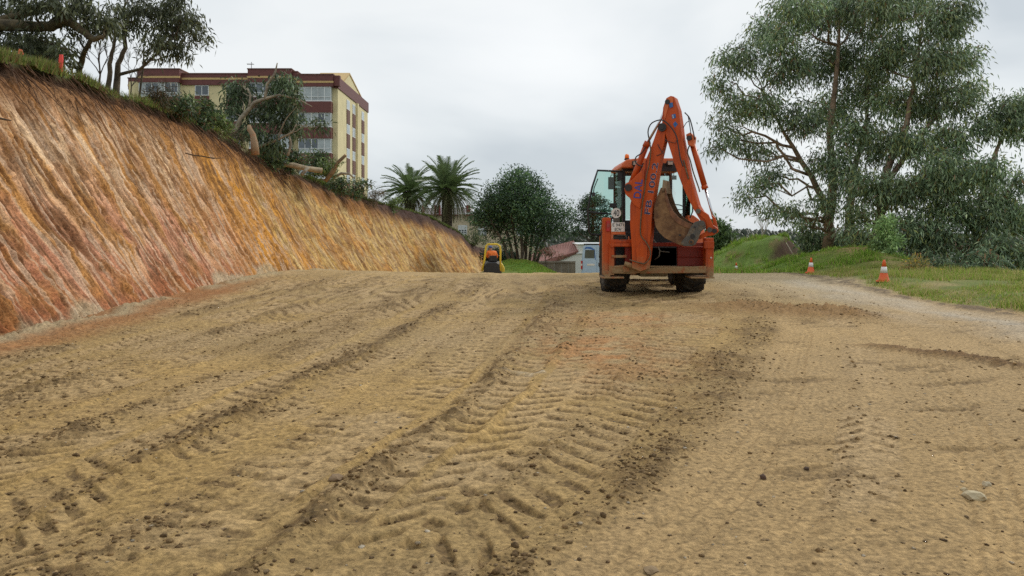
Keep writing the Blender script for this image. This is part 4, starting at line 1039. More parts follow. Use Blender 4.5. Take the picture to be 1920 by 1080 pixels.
# woodland on the far hill: rows of tree crowns reading as one mass
rg = np.random.default_rng(55); N = 2600
azr = np.radians(rg.uniform(-12, 36, N)); fr_ = rg.uniform(820, 1200, N)
hx_, hy_ = fr_*np.sin(azr), fr_*np.cos(azr)
ri = np.interp(fr_, rr, np.arange(len(rr))); ci = np.interp(azr, aa, np.arange(len(aa)))
r0 = np.floor(ri).astype(int); c0 = np.floor(ci).astype(int); hz_ = RZ[r0, c0]*(1 - (ri - r0)) + RZ[np.minimum(r0 + 1, len(rr) - 1), c0]*(ri - r0)
oct_v = np.array([(0, 0, 1.2), (1, 0, .35), (0, 1, .35), (-1, 0, .35), (0, -1, .35), (.6, .6, -.5), (-.6, .6, -.5), (-.6, -.6, -.5), (.6, -.6, -.5)]) 
oct_f = np.array([(0, 1, 2), (0, 2, 3), (0, 3, 4), (0, 4, 1), (1, 5, 2), (2, 6, 3), (3, 7, 4), (4, 8, 1)])
sz = rg.uniform(2.0, 4.5, N)
V = oct_v[None]*sz[:, None, None]*np.array([1, 1, 1.1]) + np.stack([hx_, hy_, hz_ + sz*.3], -1)[:, None]
F = (oct_f[None] + (np.arange(N)*9)[:, None, None]).reshape(-1, 3)
k = np.repeat(np.array((0.028, 0.04, 0.022))*(0.6 + 0.8*rg.random((N, 1))), 9, 0)
tag(link('woodland', np_mesh('woodland', V.reshape(-1, 3), F, k), None, m_leaf), 'dark wooded ridge on the horizon', kind='stuff')
# ================================================================== BACKHOE LOADER
def paint(name, col, mud=(0.30, 0.20, 0.10), z0=0.25, z1=1.1, rough=0.42, grime=0.35):
    """machine paint: chips and grime, dried mud thickening towards the wheels"""
    m, nt, bs, out = nt_new(name)
    tc = nt.nodes.new('ShaderNodeTexCoord')
    n = nt.nodes.new('ShaderNodeTexNoise'); n.inputs['Scale'].default_value = 5; n.inputs['Detail'].default_value = 8; n.inputs['Roughness'].default_value = 0.65
    nt.links.new(tc.outputs['Object'], n.inputs['Vector'])
    mp = nt.nodes.new('ShaderNodeMapping'); mp.inputs['Scale'].default_value = (14, 14, 1.5); nt.links.new(tc.outputs['Object'], mp.inputs['Vector'])
    n3 = nt.nodes.new('ShaderNodeTexNoise'); n3.inputs['Scale'].default_value = 1.0; n3.inputs['Detail'].default_value = 4; nt.links.new(mp.outputs[0], n3.inputs['Vector'])
    mr = nt.nodes.new('ShaderNodeMapRange'); mr.inputs['From Min'].default_value = 0.48; mr.inputs['From Max'].default_value = 0.72; mr.inputs['To Max'].default_value = grime
    nt.links.new(n3.outputs['Fac'], mr.inputs['Value'])
    m1 = nt.nodes.new('ShaderNodeMix'); m1.data_type = 'RGBA'; m1.inputs[6].default_value = (*col, 1); m1.inputs[7].default_value = (col[0]*.35, col[1]*.35, col[2]*.6 + .01, 1)
    nt.links.new(mr.outputs[0], m1.inputs[0])
    sx = nt.nodes.new('ShaderNodeSeparateXYZ'); nt.links.new(tc.outputs['Object'], sx.inputs[0])
    mz = nt.nodes.new('ShaderNodeMapRange'); mz.inputs['From Min'].default_value = z1; mz.inputs['From Max'].default_value = z0; mz.inputs['To Max'].default_value = 0.75
    nt.links.new(sx.outputs['Z'], mz.inputs['Value'])
    ad = nt.nodes.new('ShaderNodeMath'); ad.operation = 'ADD'; nt.links.new(mz.outputs[0], ad.inputs[0]); nt.links.new(n.outputs['Fac'], ad.inputs[1])
    mr2 = nt.nodes.new('ShaderNodeMapRange'); mr2.inputs['From Min'].default_value = 0.72; mr2.inputs['From Max'].default_value = 1.05; mr2.inputs['To Max'].default_value = 0.85
    nt.links.new(ad.outputs[0], mr2.inputs['Value'])
    m2 = nt.nodes.new('ShaderNodeMix'); m2.data_type = 'RGBA'; m2.inputs[7].default_value = (*mud, 1)
    nt.links.new(m1.outputs[2], m2.inputs[6]); nt.links.new(mr2.outputs[0], m2.inputs[0])
    nt.links.new(m2.outputs[2], bs.inputs['Base Color'])
    ar = nt.nodes.new('ShaderNodeMath'); ar.operation = 'MULTIPLY_ADD'; ar.inputs[1].default_value = 0.5; ar.inputs[2].default_value = rough
    nt.links.new(mr2.outputs[0], ar.inputs[0]); nt.links.new(ar.outputs[0], bs.inputs['Roughness'])
    bs.inputs['Specular IOR Level'].default_value = 0.3
    bp = nt.nodes.new('ShaderNodeBump'); bp.inputs['Distance'].default_value = 0.006; nt.links.new(ad.outputs[0], bp.inputs['Height']); nt.links.new(bp.outputs[0], bs.inputs['Normal'])
    return m
m_or = paint('orange_paint', (0.50, 0.076, 0.010), grime=0.55)
m_or2 = paint('faded_orange_paint', (0.62, 0.15, 0.05), rough=0.5)
m_red = paint('dark_red_paint', (0.22, 0.022, 0.010), z1=0.7)
m_mud = mat('mud_caked_steel', (0.30, 0.20, 0.10), 0.9, var=0.3, scale=7, col2=(0.33, 0.09, 0.03), thr=(0.5, 0.68), bump=0.02, bscale=18)
m_blk = mat('black_steel', (0.018, 0.018, 0.02), 0.5, var=0.3, scale=8)
m_rub = mat('tyre_rubber', (0.022, 0.021, 0.020), 0.85, var=0.3, scale=10, col2=(0.10, 0.075, 0.045), thr=(0.45, 0.75))
m_hose = mat('hose_rubber', (0.02, 0.02, 0.022), 0.45)
m_chrome = mat('chrome_rod', (0.55, 0.56, 0.58), 0.2, metal=1.0, var=0.05)
m_grey = mat('worn_grey_steel', (0.10, 0.095, 0.085), 0.7, metal=0.2, var=0.4, scale=9, col2=(0.26, 0.19, 0.11), thr=(0.5, 0.75), bump=0.008)
m_bkt = mat('dirty_bucket_steel', (0.10, 0.046, 0.02), 0.8, var=0.35, scale=4.5, col2=(0.24, 0.135, 0.06), thr=(0.42, 0.66), bump=0.01, bscale=22)
m_bktd = mat('bucket_inside', (0.15, 0.09, 0.045), 0.9, var=0.4, scale=6, bump=0.02)
m_whp = mat('white_plate', (0.72, 0.70, 0.66), 0.5, var=0.08, scale=9, col2=(0.45, 0.38, 0.27), thr=(0.55, 0.8))
m_ink = mat('black_ink', (0.015, 0.015, 0.015), 0.5); m_blue = mat('blue_print', (0.025, 0.06, 0.32), 0.45, var=0.2, scale=20); m_navy = mat('navy_print', (0.02, 0.02, 0.10), 0.45)
m_emb = mat('blue_emblem', (0.02, 0.12, 0.36), 0.45, var=0.3, scale=30); m_outl = mat('white_print', (0.72, 0.68, 0.66), 0.5)
m_redl = mat('red_lens', (0.42, 0.012, 0.010), 0.25, var=0.2); m_amb = mat('amber_lens', (0.85, 0.20, 0.02), 0.2, var=0.1)
def glass(name, tint, gloss=0.10, rough=0.03):
    m = bpy.data.materials.new(name); m.use_nodes = True; nt = m.node_tree; nt.nodes.clear()
    out = nt.nodes.new('ShaderNodeOutputMaterial'); t = nt.nodes.new('ShaderNodeBsdfTransparent'); t.inputs[0].default_value = (*tint, 1)
    g = nt.nodes.new('ShaderNodeBsdfGlossy'); g.inputs['Roughness'].default_value = rough; g.inputs['Color'].default_value = (0.9, 1, 0.97, 1)
    fr = nt.nodes.new('ShaderNodeFresnel'); fr.inputs[0].default_value = 1.5
    ms = nt.nodes.new('ShaderNodeMixShader'); nt.links.new(fr.outputs[0], ms.inputs[0])
    nt.links.new(t.outputs[0], ms.inputs[1]); nt.links.new(g.outputs[0], ms.inputs[2]); nt.links.new(ms.outputs[0], out.inputs['Surface'])
    return m
m_gl = glass('green_tinted_glass', (0.78, 0.93, 0.88)); m_gl2 = glass('clear_glass', (0.86, 0.93, 0.91))

bh = empty('backhoe_loader', (3.14, 17.4, 0), 'orange backhoe loader seen from behind with its dirty digging arm folded up', 'backhoe loader')
RD = 16.6
q = lambda px, py, d=RD: W(px, py, d)
def pbox(px0, px1, py0, py1, d0, d1, name=None, m=m_or, parent=bh, bev=0.012, mb=None):
    a, b = q(px0, py1, d0), q(px1, py0, d0); t = mb or MB(); t.box(a.x, b.x, d0, d1, a.z, b.z)
    return t.build(name, m, parent, bevel=bev) if name else t
# --- tyres
def wheel(cx, cy, rad, wid, name='wheel', lugs=18, zg=0.0):
    g = zg; hub = MB(); w2 = wid/2
    prof = [(rad*.60, -w2*.86), (rad*.72, -w2), (rad*.88, -w2), (rad*.955, -w2*.86), (rad*.965, 0), (rad*.955, w2*.86), (rad*.88, w2), (rad*.72, w2), (rad*.60, w2*.86)]
    t = MB(); t.lathe((cx, cy, g + rad), prof, 40, 'X')
    for k in range(lugs):
        for s in (-1, 1):
            a0 = 2*math.pi*(k + (0.5 if s > 0 else 0))/lugs
            sec = []
            for (xx, da, rr0, rr1) in ((0.02, 0.20, .95, 1.0), (0.55, 0.06, .95, 1.0), (0.98, -0.02, .90, .985), (1.03, -0.03, .72, .90)):
                for (dd, r_) in ((-.045, rr0), (.045, rr0), (.04, rr1), (-.04, rr1)):
                    an = a0 + da + dd*1.0
                    sec.append(Vector((cx + s*xx*w2, cy + math.sin(an)*r_*rad, g + rad - math.cos(an)*r_*rad)))
            fs = []
            for i in range(3):
                for j in range(4): j2 = (j + 1) % 4; fs.append((i*4 + j, i*4 + j2, (i+1)*4 + j2, (i+1)*4 + j))
            fs += [(0, 1, 2, 3), (12, 13, 14, 15)]
            t.add(sec, fs)
    wo = t.build('wheel', m_rub, bh)
    MB().lathe((cx, cy, g + rad), [(rad*.58, -w2*.8), (rad*.60, -w2*.84), (rad*.55, -w2*.5), (rad*.2, -w2*.3), (rad*.2, w2*.3), (rad*.55, w2*.5), (rad*.60, w2*.84), (rad*.58, w2*.8)], 28, 'X').build('rim', m_outl, wo)
    return wo
for wx in (2.30, 4.03): wheel(wx, 17.95, 0.70, 0.50, zg=surf(wx, 17.9) - .03)
for wx in (2.78, 4.20): wheel(wx, 20.1, 0.50, 0.34, lugs=14, zg=surf(wx, 20.1) - .02)
# --- chassis and bodywork
MB().box(2.62, 3.72, 16.95, 19.6, .50, 1.02).build('chassis', m_blk, bh, bevel=.02)
MB().cyl((2.5, 17.95, .68), (3.85, 17.95, .68), .13).box(2.95, 3.35, 17.7, 18.2, .42, .9).build('rear_axle', m_mud, bh, bevel=.02)
MB().box(2.82, 3.40, 17.3, 18.1, .36, .50).build('belly_tank', mat('dusty_tank', (0.30, 0.25, 0.17), .9, var=.3), bh, bevel=.02)
MB().cyl((2.9, 20.1, .5), (4.1, 20.1, .5), .09).build('front_axle', m_grey, bh)
MB().box(3.0, 3.86, 19.0, 20.9, .85, 1.55).build('bonnet', m_or, bh, bevel=.06)
fb = MB(); fb.prism([(2.62, 21.4, .15), (2.62, 22.3, .12), (2.62, 22.35, .18), (2.62, 21.7, .35), (2.62, 21.5, .85), (2.62, 21.4, .85)], (2.2, 0, 0)); fb.build('loader_bucket', m_mud, bh, bevel=.01)
for xx in (2.80, 4.05): MB().prism([(xx, 18.9, 1.25), (xx, 18.9, 1.45), (xx, 20.6, 1.15), (xx, 21.4, .55), (xx, 21.4, .35), (xx, 20.4, .95)], (.12, 0, 0)).build('loader_arm', m_or, bh, bevel=.01)
# mudguards
def guard(x0, x1):
    P = []; Q = []
    for k in range(9):
        an = R(160 - k*17.5); P.append((x0, 17.95 - math.cos(an)*-.80, .70 + math.sin(an)*.84)); Q.append((x0, 17.95 - math.cos(an)*-.76, .70 + math.sin(an)*.80))
    MB().prism(P + Q[::-1], (x1 - x0, 0, 0)).build('mudguard', m_or2, bh, bevel=.012)
guard(2.06, 2.58); guard(3.72, 4.26)
# --- rear frame with stabilisers and rails
for nm, a, b, top in (('stabilizer', 1131, 1145.5, 408), ('stabilizer', 1323, 1338.5, 446)):
    s = pbox(a, b, top, 516, RD, RD + .26, nm, m_or, bev=.015)
    if a < 1200:
        pbox(a + 3, b + 9, 455, 511, RD + .262, RD + .5, 'inner_leg', m_red, s)
        pbox(1142, 1152, 455.5, 516, RD - .05, RD - .003, 'slide_bracket', m_or, s)
    else:
        pbox(a - 3, b + 0.6, 452, 466, RD - .06, RD - .003, 'slide_bracket', m_or, s)
    c0 = q((a + b)/2, 514, RD - .02); MB().cyl(c0 + Vector((0, -.05, 0)), c0 + Vector((0, .02, 0)), .07, 14).build('pivot_pin', m_mud, s)
    if a < 1200: fx0, fx1 = 1128.5, 1170
    else: fx0, fx1 = 1295, 1339.5
    f0, f1 = q(fx0, 519, RD - .12), q(fx1, 519, RD - .12)
    ft = MB().box(f0.x, f1.x, RD - .14, RD + .42, f0.z - .035, f0.z).build('foot_pad', m_mud, s, bevel=.008)
MB().prism([q(1200, 503, RD - .02), q(1324, 499, RD - .02), q(1324, 512, RD - .02), q(1200, 513, RD - .02)], (0, .16, 0)).build('lower_rail', m_mud, bh, bevel=.012)
MB().prism([q(1196, 498.5, RD), q(1325, 500.5, RD), q(1325, 502.4, RD), q(1196, 501, RD)], (0, .3, 0)).build('rail_lip', m_mud, bh)
pbox(1144, 1186, 449, 456, RD - .04, RD + .18, 'upper_rail', m_or)
pbox(1186.5, 1322, 455, 462, RD + .05, RD + .2, 'upper_rail', m_red)
pbox(1270, 1322, 462.5, 499, RD + .30, RD + .5, 'side_panel', m_red); pbox(1270, 1322, 481, 483, RD + .27, RD + .298, 'panel_rib', m_red)
pbox(1146, 1269, 462.5, 499, RD + .35, RD + .52, 'back_plate', m_blk)
# chains / shiny hydraulic fittings in the dark recess
MB().tube([q(1226, 450, 16.8), q(1232, 458, 16.7), q(1237, 470, 16.65), q(1236, 480, 16.7), q(1228, 487, 16.8)], .014, 6).build('hose', mat('grey_hose', (0.16, 0.15, 0.13), .6), bh, smooth=True)
MB().cyl(q(1238, 471, 16.85), q(1255, 473, 16.85), .012, 8).build('pipe', m_grey, bh)
# --- swing carriage / king post
kp = MB()
kp.box(q(1148, 0).x, q(1196, 0).x, RD - .12, RD + .0, q(0, 462.5).z, q(0, 456.2).z)
kp.build('upper_hinge', m_or, bh, bevel=.015)
c0 = q(1147, 459, RD - .1); MB().cyl(c0 + Vector((0, -.08, 0)), c0, .045, 14).build('pivot_pin', m_or, bh)
pbox(1147, 1175, 478.5, 483.5, RD - .08, RD + .1, 'swing_link', m_mud)
MB().prism([q(1144, 499, RD - .06), q(1178, 497, RD - .1), q(1196, 493, RD - .1), q(1212, 500, RD - .1), q(1214, 508, RD - .1), q(1190, 514, RD - .1), q(1146, 513, RD - .06)], (0, .22, 0)).build('swing_base', m_mud, bh, bevel=.02)
MB().prism([q(1169, 499.5, RD - .13), q(1180, 503, RD - .13), q(1180, 509, RD - .13), q(1169, 510, RD - .13)], (0, .04, 0)).build('reflector', m_or, bh)
MB().cyl(q(1171, 494, RD - .2), q(1190, 500, RD - .25), .05, 12).build('swing_cylinder', m_mud, bh, smooth=True)
c0 = q(1197.5, 499, RD - .34); MB().cyl(c0, c0 + Vector((0, .3, 0)), .055, 16).cyl(c0 - Vector((0, .02, 0)), c0, .03, 12).build('king_pin', m_grey, bh)
pbox(1172, 1183, 456, 494, RD - .02, RD + .15, 'king_post', m_red)
# bits of hose and fittings left of the boom
MB().tube([q(1156, 441, RD - .03), q(1172, 441, RD - .03), q(1176, 447, RD - .03), q(1172, 451, RD - .03), q(1160, 450, RD - .03)], .012, 6).build('wire_guard', m_grey, bh, smooth=True)
pbox(1152, 1178, 440, 449, RD + .02, RD + .25, 'valve_block', m_blk)

# --- arm plane: swung to the right, square to n
KP = W(1200, 500, 16.35); ev = Vector((math.cos(R(25)), -math.sin(R(25)), 0)); nv = Vector((-math.sin(R(25)), -math.cos(R(25)), 0))
def PP(px, py, off=0.0):
    u = (px - 960)/FOC; d = (off + KP.x*nv.x + KP.y*nv.y)/(u*nv.x + nv.y)
    return W(px, py, d)
def plate(name, poly, off, thick, m, parent=bh, bev=.012, seg=2):
    return MB().prism([PP(x, y, off) for x, y in poly], nv*-thick).build(name, m, parent, bevel=bev, seg=seg)
boom = plate('boom', [(1185, 503), (1184, 460), (1181, 420), (1181, 385), (1186, 365), (1197, 328), (1208, 305), (1219, 280), (1227, 258), (1233, 240), (1238, 231), (1245, 231), (1247, 245), (1246, 265), (1240, 290), (1235, 315), (1229, 350), (1224, 385), (1221, 430), (1216, 480), (1212, 505), (1200, 509)], .13, .26, m_or)
plate('cylinder_bracket', [(1196, 325), (1184, 338), (1173, 344), (1170, 354), (1173, 365), (1180, 371), (1188, 384), (1200, 392), (1208, 350), (1208, 318)], .16, .32, m_or, boom)
c0 = PP(1178.5, 352, .165); MB().cyl(c0, c0 + nv*.03, .075, 18).build('pivot_boss', m_blk, boom)
plate('weld_seam', [(1211, 300), (1213, 300), (1211, 330), (1206.5, 370), (1203, 410), (1201, 440), (1199.5, 440), (1201, 410), (1204.8, 370), (1209, 330)], .137, .006, m_red, boom, 0)
plate('gusset', [(1192, 468), (1203, 452), (1214, 462), (1213, 484), (1205, 500), (1194, 492)], .17, .035, m_or, boom)
c0 = PP(1242, 239, .14); MB().cyl(c0, c0 + nv*.04, .085, 20).cyl(c0 + nv*.04, c0 + nv*.055, .045, 14).build('pivot_pin', m_blk, boom)
dip = plate('dipper', [(1241, 232), (1243, 202), (1249, 184), (1257, 179.5), (1264, 181), (1272, 205), (1276, 232), (1279, 258), (1286, 295), (1293, 330), (1301, 358), (1309, 385), (1325, 412), (1333, 425), (1334, 433), (1325, 432), (1312, 412), (1300, 392), (1288, 368), (1278, 345), (1266, 312), (1258, 286), (1251, 264), (1247, 250)], .11, .30, m_or)
plate('dipper_head', [(1244, 205), (1250, 185), (1257, 181), (1262, 184), (1262, 192), (1254, 196), (1250, 212), (1246, 226)], .13, .018, m_or2, dip, .005)
c0 = PP(1251.5, 191, .135); MB().cyl(c0, c0 + nv*.02, .05, 16).build('pivot_pin', m_blk, dip)
# emblem on the dipper (plain shapes)
plate('emblem', [(1253.5, 193.5), (1261, 192), (1262.3, 200), (1256, 202.5)], .136, .003, m_emb, dip, 0)
plate('emblem', [(1259.3, 215), (1266.3, 213.3), (1267.5, 220.5), (1260.7, 223)], .116, .003, m_emb, dip, 0)
plate('emblem', [(1261.9, 232.6), (1266, 227.5), (1271, 232.6), (1265.5, 239)], .116, .003, m_emb, dip, 0)
plate('emblem_bar', [(1260.6, 215.6), (1262, 215.2), (1263.4, 221.6), (1262, 222)], .120, .002, m_outl, dip, 0)
# lettering
def text_mesh(s, size, off=0.0, ext=0.002):
    cu = bpy.data.curves.new('t', 'FONT'); cu.body = s; cu.size = size; cu.offset = off; cu.extrude = ext; cu.resolution_u = 3
    o = bpy.data.objects.new('t', cu); COL.objects.link(o); dg = bpy.context.evaluated_depsgraph_get(); dg.update()
    me = bpy.data.meshes.new_from_object(o.evaluated_get(dg)); bpy.data.objects.remove(o); return me
def lettering(name, s, org, xdir, ydir, width, height, m, parent, off=0.0, ext=.002, stretch=None):
    """text mapped into a width x height rectangle at org"""
    me = text_mesh(s, 1.0, off, ext)
    me.materials.clear()
    co = np.empty(len(me.vertices)*3, dtype=np.float32); me.vertices.foreach_get('co', co); co = co.reshape(-1, 3)
    x0, x1, y0, y1 = co[:, 0].min() + off, co[:, 0].max() - off, co[:, 1].min() + off, co[:, 1].max() - off
    xd = Vector(xdir).normalized(); yd = Vector(ydir).normalized(); zd = xd.cross(yd)
    o0 = Vector(org); A = np.array([xd, yd, zd])
    new = np.array(o0)[None] + ((co[:, :1] - x0)/(x1 - x0)*width)*A[0] + ((co[:, 1:2] - y0)/(y1 - y0)*height)*A[1] + co[:, 2:]*A[2]
    me.vertices.foreach_set('co', new.astype(np.float32).ravel()); me.update()
    return link(name, me, parent, m)
def arm_text(s, b0, b1, off, h, m, mo=None, parent=boom, o_=0.022):
    a, b = PP(*b0, off), PP(*b1, off); xd = (b - a); yd = nv.cross(xd).normalized()
    L = xd.length
    if mo: lettering('lettering', s, a - nv*.0015 , xd, yd, L, h, mo, parent, off=o_)
    lettering('lettering', s, a + nv*.002, xd, yd, L, h, m, parent, off=.008)
arm_text('FB 100.2', (1218.5, 402), (1234.5, 306), .134, .118, m_navy, m_outl)
arm_text('DAL', (1201.5, 372), (1205, 337), .164, .155, m_blue)
# crowd cylinder on the left, bucket cylinder on the right
MB().tube([PP(1183, 345, 0), PP(1194, 318, 0), PP(1212, 272, 0)], .062, 18).build('cylinder', m_or, boom, smooth=True)
MB().tube([PP(1210, 276, 0), PP(1215, 266, 0)], .07, 18).build('cylinder_gland', m_or, boom, smooth=True)
MB().tube([PP(1214, 268, 0), PP(1238, 226, 0), PP(1247, 205, 0)], .026, 12).build('cylinder_rod', m_chrome, boom, smooth=True)
MB().tube([PP(1297, 266, -.12), PP(1322, 352, -.12)], .058, 18).build('cylinder', m_or, dip, smooth=True)
MB().tube([PP(1320, 348, -.12), PP(1322.5, 354, -.12)], .066, 18).build('cylinder_gland', m_or, dip, smooth=True)
MB().tube([PP(1322, 352, -.12), PP(1343, 428, -.12)], .026, 12).build('cylinder_rod', m_chrome, dip, smooth=True)
plate('cylinder_lug', [(1286, 252), (1294, 248), (1302, 256), (1300, 275), (1290, 272)], .02, .2, m_or2, dip)
c0 = PP(1292, 259, .03); MB().cyl(c0, c0 + nv*.03, .05, 16).build('pivot_pin', m_blk, dip)
# bucket linkage
plate('link', [(1305, 394), (1312, 391), (1328, 402), (1337, 422), (1346, 428), (1347, 434), (1338, 441), (1326, 443), (1311, 449), (1309, 443), (1326, 432), (1323, 414), (1310, 402)], .14, .05, m_or, dip)
plate('link_end', [(1334, 402), (1341, 408), (1346, 428), (1345, 437), (1338, 436), (1337, 420)], .05, .05, m_or, dip)
for (x, y, r, o_) in ((1309, 396, .05, .15), (1331, 431, .05, .15), (1340, 433, .045, .15), (1313, 419, .06, .15)):
    c0 = PP(x, y, o_); MB().cyl(c0 - nv*.02, c0 + nv*.025, r, 16).build('pivot_pin', m_blk if r != .05 else m_grey, dip)
# bucket
bk = bh
BO = .20; BW = .50
curve = [(1239, 352), (1233, 366), (1228, 382), (1226, 396), (1226.5, 410), (1229.5, 426), (1236, 436), (1246, 446), (1262, 454), (1274, 459.5), (1283, 461)]
lip = [(1292, 440), (1298, 420), (1286, 416), (1273, 408), (1263, 397), (1256, 383), (1251, 368), (1248, 352)]
bucket = plate('digging_bucket', curve + lip, BO, .022, m_bkt, bh, .006)
bucket['label'] = 'mud-stained digging bucket with five teeth'
MB().prism([PP(x, y, BO) - nv*BW for x, y in curve + lip], nv*.022).build('side_plate', m_bktd, bucket, bevel=.006)
mbk = MB(); n_ = len(curve)
outer = [PP(x, y, BO - .022) for x, y in curve]; 
cen_ = PP(1262, 425, BO)
vs2 = []; fs2 = []
for p in outer:
    inn = p + (Vector(W(1266, 420, p.y)) - p).normalized()*.028
    vs2 += [p, p - nv*(BW - .022), inn - nv*(BW - .022), inn]
for i in range(n_ - 1):
    for j in range(4): j2 = (j + 1) % 4; fs2.append((i*4 + j, i*4 + j2, (i+1)*4 + j2, (i+1)*4 + j))
fs2 += [(0, 1, 2, 3), tuple(4*(n_ - 1) + k for k in range(4))]
mbk.add(vs2, fs2).build('shell', m_bktd, bucket)
plate('wear_strip', [(1246, 354), (1248, 352), (1251, 368), (1256, 383), (1263, 397), (1273, 408), (1286, 416), (1298, 420), (1296, 429), (1282, 425), (1268, 417), (1258, 405), (1251, 388), (1247, 370)], BO + .014, .016, mat('worn_edge', (0.17, 0.075, 0.035), .7, var=.4, scale=8), bucket, .004)
for k in range(5):
    o_ = .0 + k*(BW - .06)/4
    MB().prism([PP(x, y, BO) - nv*o_ for x, y in [(1240, 362), (1241.5, 350), (1243.0, 337), (1244.6, 337), (1246, 350), (1247, 362)]], nv*-.035).build('tooth', mat('tooth_steel', (0.26, 0.19, 0.11), .8, var=.3) if k == 0 else bpy.data.materials['tooth_steel'], bucket, bevel=.006)
plate('bucket_bracket', [(1281, 461), (1276, 456), (1288, 440), (1294, 427), (1301, 417), (1313, 413), (1321, 417), (1323, 427), (1314, 434), (1309, 448), (1303, 459), (1296, 462)], BO + .05, .05, m_grey, bucket, .01)
for (x, y, r, mm) in ((1298.5, 443, .045, m_blk), (1296.5, 453.5, .05, m_bkt), (1296.5, 453.5, .024, m_blk), (1275, 441, .022, m_blk), (1303, 426, .018, m_blk), (1316, 419, .06, m_grey)):
    c0 = PP(x, y, BO + .05); h_ = .02 + (.05 - r)*.3; MB().cyl(c0, c0 + nv*h_, r, 16).build('pivot_pin', mm, bucket)
# hoses
def hose(pts, off, r=.013, m=m_hose, parent=boom):
    P = [PP(x, y, off) for x, y in pts]; out = []
    for i in range(len(P) - 1):                     # Catmull-Rom
        p0, p1, p2, p3 = P[max(i-1, 0)], P[i], P[i+1], P[min(i+2, len(P)-1)]
        for t in (0, .25, .5, .75):
            out.append(0.5*((2*p1) + (p2 - p0)*t + (2*p0 - 5*p1 + 4*p2 - p3)*t*t + (-p0 + 3*p1 - 3*p2 + p3)*t**3))
    out.append(P[-1]); MB().tube(out, r, 8).build('hose', m, parent, smooth=True)
m_brass = mat('dusty_hose', (0.13, 0.085, 0.045), .7, var=.5, scale=20)
hose([(1219, 268), (1215, 248), (1220, 233), (1232, 226), (1244, 226), (1257, 237), (1268, 255), (1272, 275), (1276, 298), (1281, 312)], .20)
hose([(1210, 276), (1203, 287), (1193, 294), (1191, 302), (1196, 309), (1206, 312)], .12)
hose([(1218, 266), (1220, 285), (1217, 310), (1212, 330), (1209, 355), (1204, 385), (1201, 420), (1202, 442), (1212, 455), (1219, 470), (1218, 484), (1209, 494), (1196, 492), (1180, 487)], .19, .014, m_brass)
hose([(1284, 211), (1292, 220), (1297, 235), (1303, 262)], .05); hose([(1290, 216), (1294, 240), (1297, 262)], .02, .009); hose([(1281, 240), (1287, 230), (1293, 227)], .05, .008)
hose([(1281, 300), (1284, 310), (1288, 325), (1291, 336)], .14, .016, m_brass, dip); hose([(1294, 270), (1289, 285), (1294, 300), (1299, 320), (1304, 335), (1310, 352), (1312, 360)], .0, .014, m_brass, dip)
hose([(1233, 270), (1238, 280), (1246, 290)], .145, .007); hose([(1231, 292), (1240, 288), (1246, 280)], .145, .007)
hose([(1246, 262), (1256, 266), (1266, 268), (1269, 262)], .14, .006, m_hose, dip)
# --- rear lamps, plate, speed disc on the left stabiliser
lc = empty_ = MB().box(q(1136.5, 0).x, q(1143.5, 0).x, RD - .035, RD - .003, q(0, 434).z, q(0, 414).z).build('tail_lamp', m_redl, bh, bevel=.006)
MB().box(q(1137.5, 0).x, q(1142.5, 0).x, RD - .045, RD - .036, q(0, 426).z, q(0, 419).z).build('reflector', mat('dull_red_lens', (0.30, 0.05, 0.04), .4), lc)
pb = pbox(1146, 1172, 434.5, 440, RD - .03, RD + .05, 'plate_bracket', m_or2)
lp = pbox(1146.5, 1171.5, 417, 434.3, RD - .04, RD - .02, 'licence_plate', m_whp, bev=.003)
zt1, zt2 = q(0, 424.6, RD - .042).z, q(0, 433, RD - .042).z
lettering('lettering', 'E 9471', (q(1148.8, 0, RD - .042).x, RD - .042, zt1), (1, 0, 0), (0, 0, 1), (20.5/FOC)*RD, .065, m_ink, lp)
lettering('lettering', 'BCW', (q(1152.5, 0, RD - .042).x, RD - .042, zt2), (1, 0, 0), (0, 0, 1), (12.5/FOC)*RD, .065, m_ink, lp)
sdp = q(1155.4, 399.5, RD - .02)
sd_ = MB().cyl(sdp, sdp + Vector((0, .012, 0)), .105, 32).build('speed_disc', m_whp, bh)
lettering('lettering', '40', sdp + Vector((-.062, -.004, -.066)), (1, 0, 0), (0, 0, 1), .124, .132, m_ink, sd_)
pbox(1150, 1162, 409, 417, RD - .0, RD + .05, 'disc_bracket', m_grey)
c0 = q(1333, 483, RD - .01); MB().cyl(c0, c0 + Vector((0, -.02, 0)), .018, 10).build('bolt', m_outl, bh)

# --- cab
CY0, CY1, CX0, CX1 = 17.45, 18.95, 2.40, 3.88
zr0, zr1 = q(0, 316, 17.45).z, q(0, 298, 17.45).z
roof = MB(); roof.prism([(CX0 - .02, CY0 - .22, zr0), (CX0 - .0, CY0 - .22, zr0 + .08), (CX0 + .10, CY0 - .2, zr1 - .03), (CX0 + .35, CY0 - .2, zr1), (CX1 - .35, CY0 - .2, zr1), (CX1 - .10, CY0 - .2, zr1 - .03), (CX1, CY0 - .22, zr0 + .08), (CX1 + .02, CY0 - .22, zr0)], (0, 1.85, 0))
ro = roof.build('cab_roof', m_or2, bh, bevel=.03, seg=3)
pbox(1188, 1278, 306, 321, 17.19, 17.225, 'visor', m_blk, ro, .004)
for px in (1192, 1257): 
    lmp = pbox(px - 6, px + 6, 301.5, 310, 17.08, 17.188, 'work_lamp', m_blk, ro, .01); pbox(px - 4.5, px + 4.5, 302.8, 308.8, 17.07, 17.079, 'lamp_glass', mat('lamp_glass', (0.45, 0.42, 0.36), .15) if px < 1200 else bpy.data.materials['lamp_glass'], lmp, 0)
bc = W(1175.5, 300, 17.6); be = MB().lathe(bc, [(.06, 0), (.06, .03)], 16).build('beacon', m_blk, ro)
